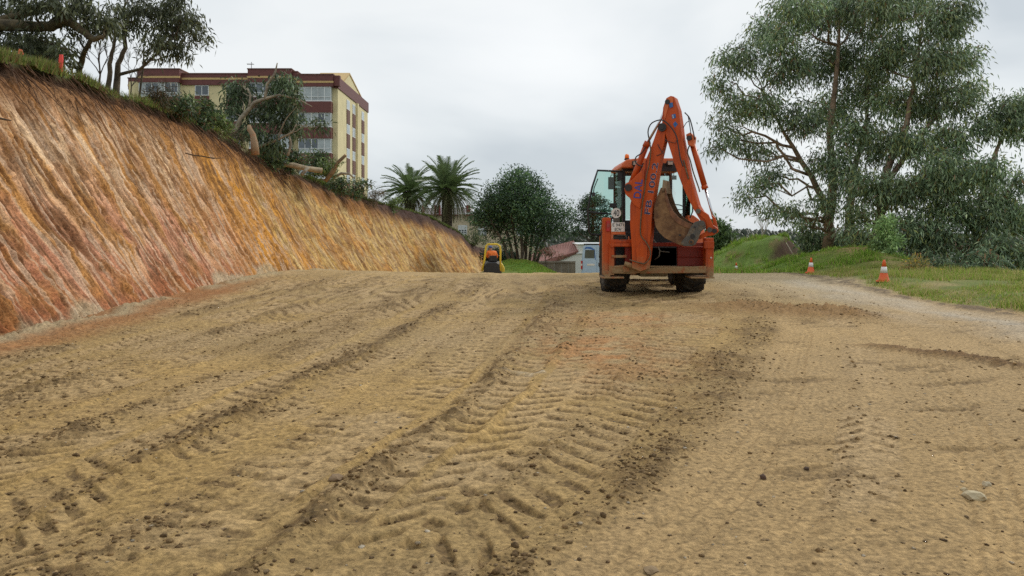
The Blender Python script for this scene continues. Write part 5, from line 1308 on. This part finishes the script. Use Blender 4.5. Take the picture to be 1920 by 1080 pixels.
MB().lathe(bc, [(.048, .031), (.05, .08), (.04, .12), (.015, .135)], 16).build('beacon_lens', m_amb, be, smooth=True)
for (x, y) in ((CX0 + .04, CY0), (CX1 - .10, CY0), (CX0 + .04, CY1), (CX1 - .10, CY1)):
    MB().box(x, x + .07, y, y + .07, 1.15, zr0 + .02).build('cab_post', m_blk, bh, bevel=.01)
MB().box(CX0 + .11, CX1 - .10, CY0, CY0 + .06, zr0 - .06, zr0 + .01).build('cab_rail', m_blk, bh, bevel=.01)
MB().box(CX0 + .11, CX1 - .10, CY1, CY1 + .06, zr0 - .06, zr0 + .01).build('cab_rail', m_blk, bh, bevel=.01)
MB().box(CX0 + .06, CX1 - .05, CY0 + .08, CY1, 1.02, 1.12).build('cab_floor', m_blk, bh)
MB().box(CX0 + .11, CX1 - .10, CY1 + .0, CY1 + .06, 1.121, 1.45).build('dashboard', m_blk, bh, bevel=.02)
MB().box(CX0 + .111, CX1 - .101, CY1 + .02, CY1 + .03, 1.46, zr0 - .06).build('windscreen', m_gl2, bh)
MB().box(CX0 + .111, CX1 - .101, CY0 + .02, CY0 + .03, 1.62, zr0 - .06).build('rear_window', m_gl2, bh)
MB().box(CX0 + .06, CX0 + .07, CY0 + .08, CY1 - .02, 1.5, zr0 - .03).build('side_window', m_gl, bh)
MB().box(CX0 + .111, CX1 - .101, CY0 + .0, CY0 + .07, 1.10, 1.60).build('rear_panel', m_blk, bh, bevel=.01)
# seat, steering wheel, mirror
st_ = MB().box(3.02, 3.46, 17.95, 18.35, 1.45, 1.58).build('seat', m_blk, bh, bevel=.04)
MB().prism([(3.06, 18.30, 1.58), (3.42, 18.30, 1.58), (3.40, 18.34, 2.12), (3.34, 18.35, 2.22), (3.14, 18.35, 2.22), (3.08, 18.34, 2.12)], (0, .1, 0)).build('backrest', m_blk, st_, bevel=.04)
sw = W(1270, 393, 18.6); MB().tube([sw + Vector((math.cos(a)*.19, math.sin(a)*.10, math.sin(a)*.12)) for a in np.linspace(0, 2*math.pi, 25)], .014, 6, cap=False).tube([sw, sw + Vector((0, .15, -.35))], .03, 8).tube([sw + Vector((-.18, 0, 0)), sw + Vector((.18, 0, 0))], .012, 6).build('steering_wheel', m_blk, bh, smooth=True)
mr_ = W(1263, 333, 18.5); MB().box(mr_.x - .07, mr_.x + .07, 18.49, 18.52, mr_.z - .05, mr_.z + .05).tube([mr_, mr_ + Vector((.02, .05, .15))], .01, 5).build('inner_mirror', m_grey, bh, bevel=.008)
# right quarter window, ajar
P_ = [W(1284, 322, 17.45), W(1296, 326, 17.2), W(1299, 396, 17.2), W(1294, 408, 17.2), W(1284, 404, 17.45)]
rqw = MB().tube(P_ + [P_[0]], .016, 6, cap=False).build('quarter_window', m_blk, bh); MB().prism(P_, (0, .006, 0)).build('pane', m_gl, rqw)
# open door on the left
DL = [(1167, 321.5), (1120.5, 319.5), (1110, 352), (1102.5, 392), (1104.5, 434), (1108, 439.5), (1125, 440.5), (1129, 433), (1133, 424), (1146, 410), (1161, 398), (1167, 385)]
dd = lambda px: 17.42 - (1167 - px)/66*.30
DP = [W(x, y, dd(x)) for x, y in DL]
door = MB().tube(DP + [DP[0]], .023, 8, cap=False).build('door', m_blk, bh, smooth=True)
MB().prism([p + Vector((0, .0, 0)) for p in DP], (.0, .007, 0)).build('pane', m_gl, door)
a, b = W(1102.8, 397.5, dd(1102.8) - .01), W(1164, 403, dd(1164) - .01)
MB().tube([a, b], .02, 8).build('door_bar', m_blk, door, smooth=True)
MB().tube([a + Vector((0, 0, .07)), b + Vector((0, 0, .07))], .012, 6).build('door_bar', mat('green_edge', (0.05, 0.18, 0.13), .3), door, smooth=True)
MB().tube([W(1112, 366, dd(1112) - .03), W(1114, 352, dd(1114) - .04), W(1121, 335, dd(1121) - .03)], .012, 6).box(*sorted([W(1110, 0, 17.1).x, W(1116, 0, 17.1).x]), 17.08, 17.13, W(0, 368, 17.1).z, W(0, 361, 17.1).z).build('door_handle', m_blk, door)
hg = MB().box(W(1158, 0, 17.4).x, W(1166, 0, 17.4).x, 17.36, 17.44, W(0, 339, 17.4).z, W(0, 323, 17.4).z).build('hinge', m_blk, door, bevel=.01)
wm = MB().box(W(1140.5, 0, 17.2).x, W(1151.5, 0, 17.2).x, 17.19, 17.23, W(0, 355, 17.2).z, W(0, 332, 17.2).z).tube([W(1158, 331, 17.38), W(1152, 328, 17.3), W(1146, 328, 17.25), W(1144.5, 333, 17.21)], .011, 6)
wm.build('wing_mirror', mat('mirror_back', (0.05, 0.075, 0.07), .35), bh, bevel=.01)
MB().box(W(1143, 0, 17.1).x, W(1156, 0, 17.1).x, 17.05, 17.15, W(0, 389, 17.1).z, W(0, 381, 17.1).z).tube([W(1150, 389, 17.1), W(1150, 412, 17.1)], .012, 6).build('side_lamp', m_blk, bh, bevel=.01)
# low pieces on the right flank
MB().prism([W(1290, 404, 17.2), W(1300, 403, 17.2), W(1312, 412, 17.2), W(1312, 440, 17.2), W(1290, 440, 17.2)], (0, .3, 0)).build('flank_panel', m_or2, bh, bevel=.02)
MB().box(2.5, 3.75, 17.35, 17.44, .95, 1.35).build('tool_box', m_blk, bh, bevel=.02)
# ================================================================== CONES, VAN, ROLLER, STAKE, STONES, GRASS
m_cone = mat('orange_cone_plastic', (0.78, 0.13, 0.03), 0.45, var=0.12, scale=9, col2=(0.55, 0.16, 0.07), thr=(0.6, 0.85))
m_cband = mat('white_cone_band', (0.78, 0.76, 0.74), 0.4, var=0.06)
def cone(px, d, h, label, tilt=0.0, faded=False):
    x = (px - 960)/FOC*d; z = surf(x, d) if d < 57 else gz1(x, d)
    root = empty('traffic_cone', (x, d, z), label, 'traffic cone', 'traffic cones along the yard edge')
    b = .185*h/.54; P = Vector((x, d, z - .005)); k = h/.54
    bs_ = MB(); pts = []
    for i in range(8):
        an = 2*math.pi*i/8 + math.pi/8; pts.append(P + Vector((math.cos(an)*b*1.05, math.sin(an)*b*1.05, 0)))
    bs_.prism(pts, (0, 0, .03*k)); bs_.build('base', m_cone, root, bevel=.006)
    r = lambda t: (.125*(1 - t) + .028*t)*k
    body = MB().lathe(P, [(r(0) + .02, .03*k), (r(0.02), .055*k), (r(.40), .40*h), (r(.41), .41*h)], 24)
    body.build('body', m_cone, root, smooth=True)
    MB().lathe(P, [(r(.41) + .003, .41*h), (r(.69) + .003, .69*h)], 24).build('white_band', m_cband, root, smooth=True)
    MB().lathe(P, [(r(.69), .69*h), (r(1.0), .985*h), (r(1.0)*.8, h), (r(1)*.4, h)], 24).build('tip', m_cone, root, smooth=True)
    root.rotation_euler = (R(tilt), R(tilt*.6), R(20))
    return root
cone(1657, 20.2, .56, 'nearest orange cone with clean white band at the edge of the grass', 1)
cone(1520, 26.4, .52, 'faded orange cone with dull tip between the two heaps', 2)
cone(1380.5, 30.5, .40, 'smallest farthest cone at the foot of the first heap')

# --- van
VD = 50.0; V0 = W(1119, 505, VD); vg = CAMZ - (527 - HOR)/FOC*VD
van = empty('van', (V0.x, VD, vg), 'pale blue panel van parked tail towards us left of the digger', 'van')
m_van = mat('pale_blue_paint', (0.40, 0.54, 0.70), 0.3, var=0.05, coat=.3); m_vb = mat('blue_decal', (0.03, 0.13, 0.42), 0.35, var=0.1); m_vg = mat('van_glass', (0.05, 0.075, 0.075), 0.08, var=0.3, scale=3, spec=0.9)
hw = .97; zt = CAMZ - (459 - HOR)/FOC*VD
prof = [(-hw, vg + .35), (-hw - .02, vg + 1.2), (-hw + .04, vg + 1.6), (-hw + .14, zt - .12), (-hw + .24, zt), (hw - .24, zt), (hw - .14, zt - .12), (hw - .04, vg + 1.6), (hw + .02, vg + 1.2), (hw, vg + .35)]
MB().prism([(V0.x + x, VD, z) for x, z in prof], (0, 4.6, 0)).build('body', m_van, van, bevel=.05, seg=3)
MB().box(V0.x - hw + .15, V0.x + hw - .15, VD - .02, VD + .5, zt + .003, zt + .07).build('roof_rack', m_blk, van)
for s in (-1, 1):
    dr = MB().box(V0.x + s*.02, V0.x + s*(hw - .08), VD - .03, VD - .003, vg + .45, zt - .12).build('door', m_van, van, bevel=.015)
    x0, x1 = sorted((V0.x + s*.14, V0.x + s*(hw - .20)))
    MB().prism([(x0, VD - .04, vg + 1.45), (x1, VD - .04, vg + 1.45), (x1 - (.04 if s > 0 else 0), VD - .04, zt - .32), (x0 + (.04 if s < 0 else 0), VD - .04, zt - .32)], (0, .009, 0)).build('window', m_vg, dr)
    lx = sorted((V0.x + s*(hw - .06), V0.x + s*(hw + .02))); 
    la = MB().box(lx[0] - .02, lx[1] + .01, VD - .05, VD - .004, vg + .75, vg + 1.28).build('tail_lamp', m_redl, van, bevel=.01)
    MB().box(lx[0] - .01, lx[1], VD - .06, VD - .051, vg + .98, vg + 1.10).build('reverse_lamp', m_outl, la)
    MB().cyl((V0.x + s*(hw - .24), VD + .8, vg + .33), (V0.x + s*(hw - .02), VD + .8, vg + .33), .33, 20).build('wheel', m_rub, van)
MB().box(V0.x - .62, V0.x - .14, VD - .045, VD - .032, vg + .98, vg + 1.10).build('licence_plate', m_whp, van)
MB().box(V0.x + .10, V0.x + .20, VD - .045, VD - .032, vg + .95, vg + 1.16).build('door_handle', m_blk, van)
MB().prism([(V0.x - .80, VD - .034, zt - .30), (V0.x - .70, VD - .034, zt - .14), (V0.x - .40, VD - .034, zt - .13), (V0.x - .12, VD - .034, zt - .30), (V0.x - .06, VD - .034, vg + 1.30), (V0.x - .12, VD - .034, vg + 1.40), (V0.x - .15, VD - .034, zt - .36), (V0.x - .42, VD - .034, zt - .26), (V0.x - .65, VD - .034, zt - .24)], (0, .003, 0)).build('decal', m_vb, van)
MB().box(V0.x - hw + .02, V0.x + hw - .02, VD - .12, VD - .003, vg + .3, vg + .44).build('bumper', m_blk, van, bevel=.02)

van.rotation_euler = (0, 0, -R(6.2))

# --- small ride-on roller with driver
LD = 41.0
L0 = W(924, 504, LD); lg = gz1(L0.x, LD)
def lx(px): return (px - 960)/FOC*LD
def lz(py): return CAMZ - (py - HOR)/FOC*LD
rol = empty('road_roller', (L0.x, LD, lg), 'small yellow ride-on roller with roll bar at the end of the bank', 'roller')
m_yel = mat('yellow_paint', (0.72, 0.52, 0.04), 0.45, var=0.12, scale=5)
rb = [Vector((lx(903.5), LD, lz(508))), Vector((lx(908), LD, lz(490))), Vector((lx(910.5), LD, lz(468))), Vector((lx(911.5), LD, lz(461.5))), Vector((lx(915), LD, lz(457.8))), Vector((lx(932), LD, lz(457.8))), Vector((lx(937.5), LD, lz(461.5))), Vector((lx(938.5), LD, lz(468))), Vector((lx(938), LD, lz(508)))]
MB().tube(rb, .052, 10).build('roll_bar', m_yel, rol, smooth=True)
MB().prism([(lx(906), LD - .1, lz(512)), (lx(938), LD - .1, lz(512)), (lx(936), LD - .1, lz(496)), (lx(930), LD - .1, lz(492)), (lx(914), LD - .1, lz(492)), (lx(909), LD - .1, lz(498))], (0, .8, 0)).build('engine_cover', m_blk, rol, bevel=.03)
MB().box(lx(906) - .05, lx(938) + .05, LD - .0, LD + 2.0, lg + .45, lz(507)).build('chassis', m_yel, rol, bevel=.03)
MB().prism([(lx(938), LD + .2, lz(510)), (lx(938), LD + .2, lz(492)), (lx(942), LD + .2, lz(496)), (lx(946), LD + .2, lz(504)), (lx(946), LD + .2, lz(510))], (0, .7, 0)).build('fender', m_yel, rol, bevel=.02)
st2 = MB().box(lx(916), lx(932), LD + .35, LD + .75, lz(494), lz(491)).build('seat', m_blk, rol, bevel=.02)
MB().box(lx(917), lx(931), LD + .28, LD + .34, lz(491), lz(479.5)).build('backrest', m_blk, st2, bevel=.03)
for yy in (LD + .35, LD + 1.9): MB().cyl((lx(907), yy, lg + .36), (lx(940), yy, lg + .36), .36, 32).build('drum', m_grey, rol, smooth=True)
MB().tube([(L0.x, LD + 1.4, lz(500)), (L0.x, LD + 1.1, lz(484))], .03, 8).tube([Vector((L0.x + math.cos(a)*.17, LD + 1.1 + math.sin(a)*.12, lz(484) + math.sin(a)*.08)) for a in np.linspace(0, 6.283, 17)], .014, 6, cap=False).build('steering_wheel', m_blk, rol, smooth=True)
# driver, seen from behind, leaning left
def skin_body(name, joints, edges, radii, m, parent, sub=2):
    me = bpy.data.meshes.new(name); me.from_pydata(joints, edges, []); 
    o = bpy.data.objects.new(name, me); COL.objects.link(o)
    off = root_of(parent).location if parent else Vector(); me.transform(Matrix.Translation(-off))
    if parent: o.parent = parent
    me.materials.append(m)
    s = o.modifiers.new('skin', 'SKIN'); s.use_smooth_shade = True
    sk = me.skin_vertices[0].data
    for i, r in enumerate(radii): sk[i].radius = (r, r) if not isinstance(r, tuple) else r
    sk[0].use_root = True
    ss = o.modifiers.new('sub', 'SUBSURF'); ss.levels = sub; ss.render_levels = sub
    return o
m_skin = mat('skin', (0.42, 0.24, 0.16), 0.6); m_orsh = mat('orange_workwear', (0.85, 0.20, 0.03), 0.7, var=0.12, scale=14); m_trs = mat('dark_trousers', (0.03, 0.035, 0.05), 0.8); m_cap = mat('blue_cap', (0.05, 0.08, 0.25), 0.6)
per = empty('person', (L0.x, LD + .55, lz(492)), 'driver in orange jacket and blue cap seen from behind on the small roller', 'person')
X, Y, Z = L0.x - .02, LD + .55, lz(491) + .05
J = [(X, Y, Z), (X - .02, Y + .03, Z + .25), (X - .05, Y + .08, Z + .43), (X - .08, Y + .10, Z + .53), (X - .12, Y + .13, Z + .62), (X - .125, Y + .14, Z + .70),
     (X - .23, Y + .10, Z + .45), (X - .30, Y + .18, Z + .22), (X - .22, Y + .45, Z + .12), (X - .19, Y + .52, Z + .11),
     (X + .13, Y + .10, Z + .42), (X + .22, Y + .18, Z + .20), (X + .18, Y + .45, Z + .12), (X + .16, Y + .52, Z + .11),
     (X - .10, Y + .05, Z), (X - .14, Y + .45, Z + .02), (X - .14, Y + .5, Z - .38), (X - .14, Y + .62, Z - .42),
     (X + .10, Y + .05, Z), (X + .14, Y + .45, Z + .02), (X + .14, Y + .5, Z - .38), (X + .14, Y + .62, Z - .42)]
E = [(0, 1), (1, 2), (2, 3), (3, 4), (4, 5), (2, 6), (6, 7), (7, 8), (8, 9), (2, 10), (10, 11), (11, 12), (12, 13), (0, 14), (14, 15), (15, 16), (16, 17), (0, 18), (18, 19), (19, 20), (20, 21)]
rad = [.15, .15, .14, .06, .095, .08, .075, .055, .035, .04, .075, .055, .035, .04, .09, .075, .055, .045, .09, .075, .055, .045]
skin_body('body', J, E, rad, m_skin, per)
skin_body('jacket', [J[0], J[1], J[2], (X - .07, Y + .09, Z + .49), J[6], J[7], J[8], J[10], J[11], J[12]], [(0, 1), (1, 2), (2, 3), (2, 4), (4, 5), (5, 6), (2, 7), (7, 8), (8, 9)], [.185, .185, .17, .09, .10, .075, .05, .10, .075, .05], m_orsh, per)
skin_body('trousers', [J[0], J[14], J[15], J[16], J[18], J[19], J[20]], [(0, 1), (1, 2), (2, 3), (0, 4), (4, 5), (5, 6)], [.17, .11, .09, .07, .11, .09, .07], m_trs, per)
MB().lathe((X - .125, Y + .135, Z + .655), [(.105, 0), (.112, .05), (.09, .10), (.04, .125)], 18).prism([(X - .20, Y + .20, Z + .66), (X - .05, Y + .20, Z + .66), (X - .07, Y + .32, Z + .65), (X - .18, Y + .32, Z + .65)], (0, 0, .012)).build('cap', m_cap, per, smooth=False)

# --- red marking stake on the bank top, orange tape
s0 = W(113, 131, 16.9); stk = empty('marker_stake', (s0.x, s0.y, s0.z), 'red painted survey stake on top of the bank', 'stake')
m_st = mat('red_stake_paint', (0.90, 0.07, 0.05), 0.5, var=0.05)
MB().prism([s0 + Vector((-.04, 0, -.1)), s0 + Vector((.03, 0, -.1)), s0 + Vector((.05, 0, .24)), s0 + Vector((.045, 0, .33)), s0 + Vector((-.02, 0, .33)), s0 + Vector((-.035, 0, .2))], (0, .03, 0)).build('post', m_st, stk)
MB().box(s0.x - .03, s0.x + .06, s0.y - .008, s0.y - .002, s0.z + .14, s0.z + .23).build('tape', m_st, stk)
s1 = W(38, 101, 16.0); MBt = MB().prism([s1 + Vector((-.06, 0, 0)), s1 + Vector((.05, .02, -.02)), s1 + Vector((.03, 0, .06)), s1 + Vector((-.04, .02, .08))], (0, .01, .03))
tag(MBt.build('tape_scrap', mat('orange_tape', (0.75, 0.16, 0.05), .6)), 'scrap of orange tape in the grass left of the red stake', 'tape')
# branch debris on the first heap
one_tube('branch', 'pale dead branch lying down the right side of the first heap', 'branch', [(1474, 455, 32.6), (1484, 472, 32.0), (1496, 492, 31.6)], [.025, .02, .015], m_barkp, n=6)

# --- clods and stones scattered where the soil is loose
ico = bmesh.new(); bmesh.ops.create_icosphere(ico, subdivisions=1, radius=1.0)
iv = np.array([v.co[:] for v in ico.verts]); ifc = np.array([[v.index for v in f.verts] for f in ico.faces]); ico.free()
def scatter(name, label, N, size, prob, cols, w, seed, ymax=22, flat=0.65):
    rg = np.random.default_rng(seed); px_, py_, pz_ = [], [], []
    tot = 0
    while tot < N:
        yy = 2.4*(ymax/2.4)**rg.random(60000); uu = rg.uniform(-.74, .74, 60000); xx = uu*yy
        ri = np.interp(yy, rows, np.arange(len(rows))).astype(int); ci = np.interp(uu, us, np.arange(len(us))).astype(int)
        ok = rg.random(60000) < prob(ri, ci, xx, yy)
        ok &= xx > np.interp(yy, toe_y, toe_x) + .15
        px_.append(xx[ok]); py_.append(yy[ok]); pz_.append(GZ[ri[ok], ci[ok]]); tot += ok.sum()
    x = np.concatenate(px_)[:N]; y = np.concatenate(py_)[:N]; z = np.concatenate(pz_)[:N]
    s = size[0]*(size[1]/size[0])**(rg.random(N)**1.9)
    s = s*(0.85 + 0.02*np.minimum(y, 14))
    V = iv[None]*(1 + 0.35*(rg.random((N, len(iv), 1)) - .5)*2); V = V*np.stack([s*rg.uniform(.7, 1.4, N), s*rg.uniform(.7, 1.3, N), s*flat*rg.uniform(.6, 1.2, N)], -1)[:, None]
    an = rg.uniform(0, 6.28, N); ca, sa = np.cos(an)[:, None], np.sin(an)[:, None]
    V = np.stack([V[..., 0]*ca - V[..., 1]*sa, V[..., 0]*sa + V[..., 1]*ca, V[..., 2]], -1) + np.stack([x, y, z + s*.15], -1)[:, None]
    F = (ifc[None] + (np.arange(N)*len(iv))[:, None, None]).reshape(-1, 3)
    K = np.repeat(palette(N, cols, w, rg, .25), len(iv), 0)
    tag(link(name, np_mesh(name, V.reshape(-1, 3), F, K), None, m_soil), label, kind='stuff')
scatter('clods', 'crumbled clods of soil thrown up along the wheel tracks', 17000, (.0035, .020), lambda r, c_, x, y: np.clip(grough[r, c_] - .10, 0, 1)**1.3*1.2, [(0.24, 0.155, 0.07), (0.16, 0.10, 0.045), (0.40, 0.27, 0.13)], [3, 2.5, 1.5], 61)
scatter('pebbles', 'small stones and crumbs lying on the pressed soil', 2600, (.004, .016), lambda r, c_, x, y: 0.12 + 0*x, [(0.42, 0.36, 0.27), (0.26, 0.18, 0.10), (0.16, 0.10, 0.05), (0.50, 0.40, 0.27)], [1.5, 4, 4, .5], 62, ymax=16, flat=.5)
def stone(px, py, r, label, col, seed, cat='stone', name='stone', flat=.6):
    d = FOC*CAMZ/(py - HOR); x = (px - 960)/FOC*d; z = surf(x, d); rg = random.Random(seed)
    bm = bmesh.new(); bmesh.ops.create_icosphere(bm, subdivisions=2, radius=1.0); me = bpy.data.meshes.new(name)
    sc_ = (rg.uniform(.8, 1.3), rg.uniform(.7, 1.1), flat)
    for v in bm.verts:
        n_ = mnoise.noise(v.co*1.3 + Vector((seed*3.1, 0, 0)))*.45 + mnoise.noise(v.co*3.4)*.2
        v.co = Vector((v.co.x*sc_[0], v.co.y*sc_[1], v.co.z*sc_[2]))*r*(1 + n_) + Vector((x, d, z + r*flat*.35))
    bm.to_mesh(me); bm.free()
    o = link(name, me, None, mat('stone_' + str(seed), col, .9, var=.2, scale=12, bump=.006)); tag(o, label, cat)
stone(1431, 899, .020, 'round dark clod alone on the smooth lane', (0.10, 0.055, 0.035), 1, 'clod', 'clod', .9)
stone(1828, 928, .045, 'largest pale stone of the little group at lower right', (0.48, 0.40, 0.25), 2, flat=.5)
stone(1850, 905, .028, 'small pale stone above the largest one at lower right', (0.50, 0.42, 0.28), 3)
stone(1808, 918, .026, 'small pale stone left of the largest one at lower right', (0.44, 0.36, 0.22), 4)
stone(1512, 877, .014, 'tiny dark clod right of centre below the smooth lane', (0.09, 0.055, 0.035), 5, 'clod', 'clod', .9)
stone(630, 905, .036, 'flat brown lump resting on the clod ridge at lower left', (0.24, 0.16, 0.09), 6, 'clod', 'clod', .5)
stone(826, 938, .030, 'brown lump on the ridge just left of centre', (0.22, 0.15, 0.08), 7, 'clod', 'clod')
stone(1220, 1068, .034, 'half buried round lump at the bottom edge', (0.25, 0.17, 0.09), 8, 'clod', 'clod', .4)

# --- grass on verge, heaps and bank top
def grass(name, label, X, Y, Z, H, cols, w, seed, wd=.008, lean=.35):
    rg = np.random.default_rng(seed); n = len(X); an = rg.uniform(0, 6.28, n); l = rg.uniform(0, lean, n)
    h = H*(0.5 + rg.random(n)); w2 = wd*(0.7 + .6*rg.random(n))
    a2 = rg.uniform(0, 6.28, n); dx, dy = np.cos(a2)*w2, np.sin(a2)*w2
    B = np.stack([X, Y, Z - .01], -1); tip = B + np.stack([np.cos(an)*l*h, np.sin(an)*l*h, h], -1)
    V = np.stack([B - np.stack([dx, dy, 0*dx], -1), B + np.stack([dx, dy, 0*dx], -1), tip], 1).reshape(-1, 3)
    K = np.repeat(palette(n, cols, w, rg, .35), 3, 0)
    tag(link(name, np_mesh(name, V, np.arange(n*3).reshape(-1, 3), K), None, m_grass), label, kind='stuff')
GR = [(0.29, 0.40, 0.06), (0.21, 0.33, 0.05), (0.40, 0.38, 0.12), (0.50, 0.40, 0.19)]
def on_yard(N, x0, x1, y0, y1, cond, seed):
    rg = np.random.default_rng(seed); yy = rg.uniform(y0, y1, N) if y0 < 0 else rg.uniform(y1**-.5, y0**-.5, N)**-2.0; xx = rg.uniform(x0, x1, N)
    uu = xx/yy; ok = np.abs(uu) < .85
    xx, yy, uu = xx[ok], yy[ok], uu[ok]
    ri = np.interp(yy, rows, np.arange(len(rows))).astype(int); ci = np.interp(uu, us, np.arange(len(us))).astype(int)
    k = cond(ri, ci, xx, yy) > rg.random(len(xx)); return xx[k], yy[k], GZ[ri[k], ci[k]]
x, y, z = on_yard(230000, 7.5, 17, 9, 26, lambda r, c_, x, y: ggrass[r, c_]*sst(0.42, 0.62, fbm(x*0.8, y*0.8, 4, 300)*0.8 + .14), 301)
grass('verge_grass', 'short patchy grass along the right verge', x, y, z, .05 + .07*sst(.45, .7, fbm(x*1.6, y*1.6, 3, 320)) + .05*sst(17, 22, y), GR, [4, 2.5, 3.5, 3], 302, .009, .8)
x, y, z = on_yard(120000, 5, 15.5, 26.5, 40, lambda r, c_, x, y: ggrass[r, c_]*sst(0.25, 0.5, fbm(x*1.3, y*1.3, 3, 303))*(1 - .85*(gcol[r, c_, 1] < .12)*(gcol[r, c_, 0] > .07)), 304)
grass('heap_grass', 'bright green grass and weeds covering the two heaps', x, y, z, .06 + .14*sst(.45, .7, fbm(x*1.8, y*1.8, 3, 321)), [(0.25, 0.42, 0.045), (0.17, 0.31, 0.035), (0.36, 0.46, 0.10), (0.40, 0.32, 0.15)], [4, 3, 2, 1.4], 305, .016, .7)
x, y, z = on_yard(26000, -2.5, 5.5, 47, 55, lambda r, c_, x, y: 1.0*(gcol[r, c_, 1] > 1.3*gcol[r, c_, 0]), 306)
grass('bank_grass', 'bright grass patch under the bushy tree', x, y, z, .10, GR[:3], [4, 3, 1], 307, .025, .5)
rg = np.random.default_rng(310); N = 30000
yy = rg.uniform(34**-.6, 11**-.6, N)**(1/-.6); of = np.abs(rg.normal(0, .45, N)) - .08; xx = top_x(yy) - of
zz = top_z(yy) + .02 + 0.22*(fbm(yy*0.9, yy*0 + 3, 3, 203) - 0.5) - np.where(of < 0, -of*1.2, 0)
kk = rg.random(N) < (0.25 + 0.75*(1 - sst(19, 22.5, yy)))*sst(.3, .55, fbm(yy*1.2, yy*0, 2, 315) + .1); xx, yy, zz = xx[kk], yy[kk], zz[kk]
hh = (.10 + .14*fbm(yy*1.5, yy*0, 2, 311))*(1 - .4*sst(21, 27, yy))
grass('edge_grass', 'ragged green grass fringing the top of the bank', xx, yy, zz, hh, [(0.22, 0.29, 0.06), (0.13, 0.18, 0.04), (0.30, 0.28, 0.10), (0.24, 0.15, 0.07)], [4, 3, 2, 2.2], 312, .010, .8)
N = 9000; yy = rg.uniform(36, 72, N); of = np.abs(rg.normal(0, .5, N)) - .1; xx = top_x(yy) - of; zz = top_z(yy) + .02
grass('far_edge_grass', 'low green turf along the far lip of the bank', xx, yy, zz, .16 + 0*yy, [(0.14, 0.19, 0.03), (0.12, 0.12, 0.05), (0.09, 0.12, 0.03)], [3, 2, 2], 313, .03, .9)
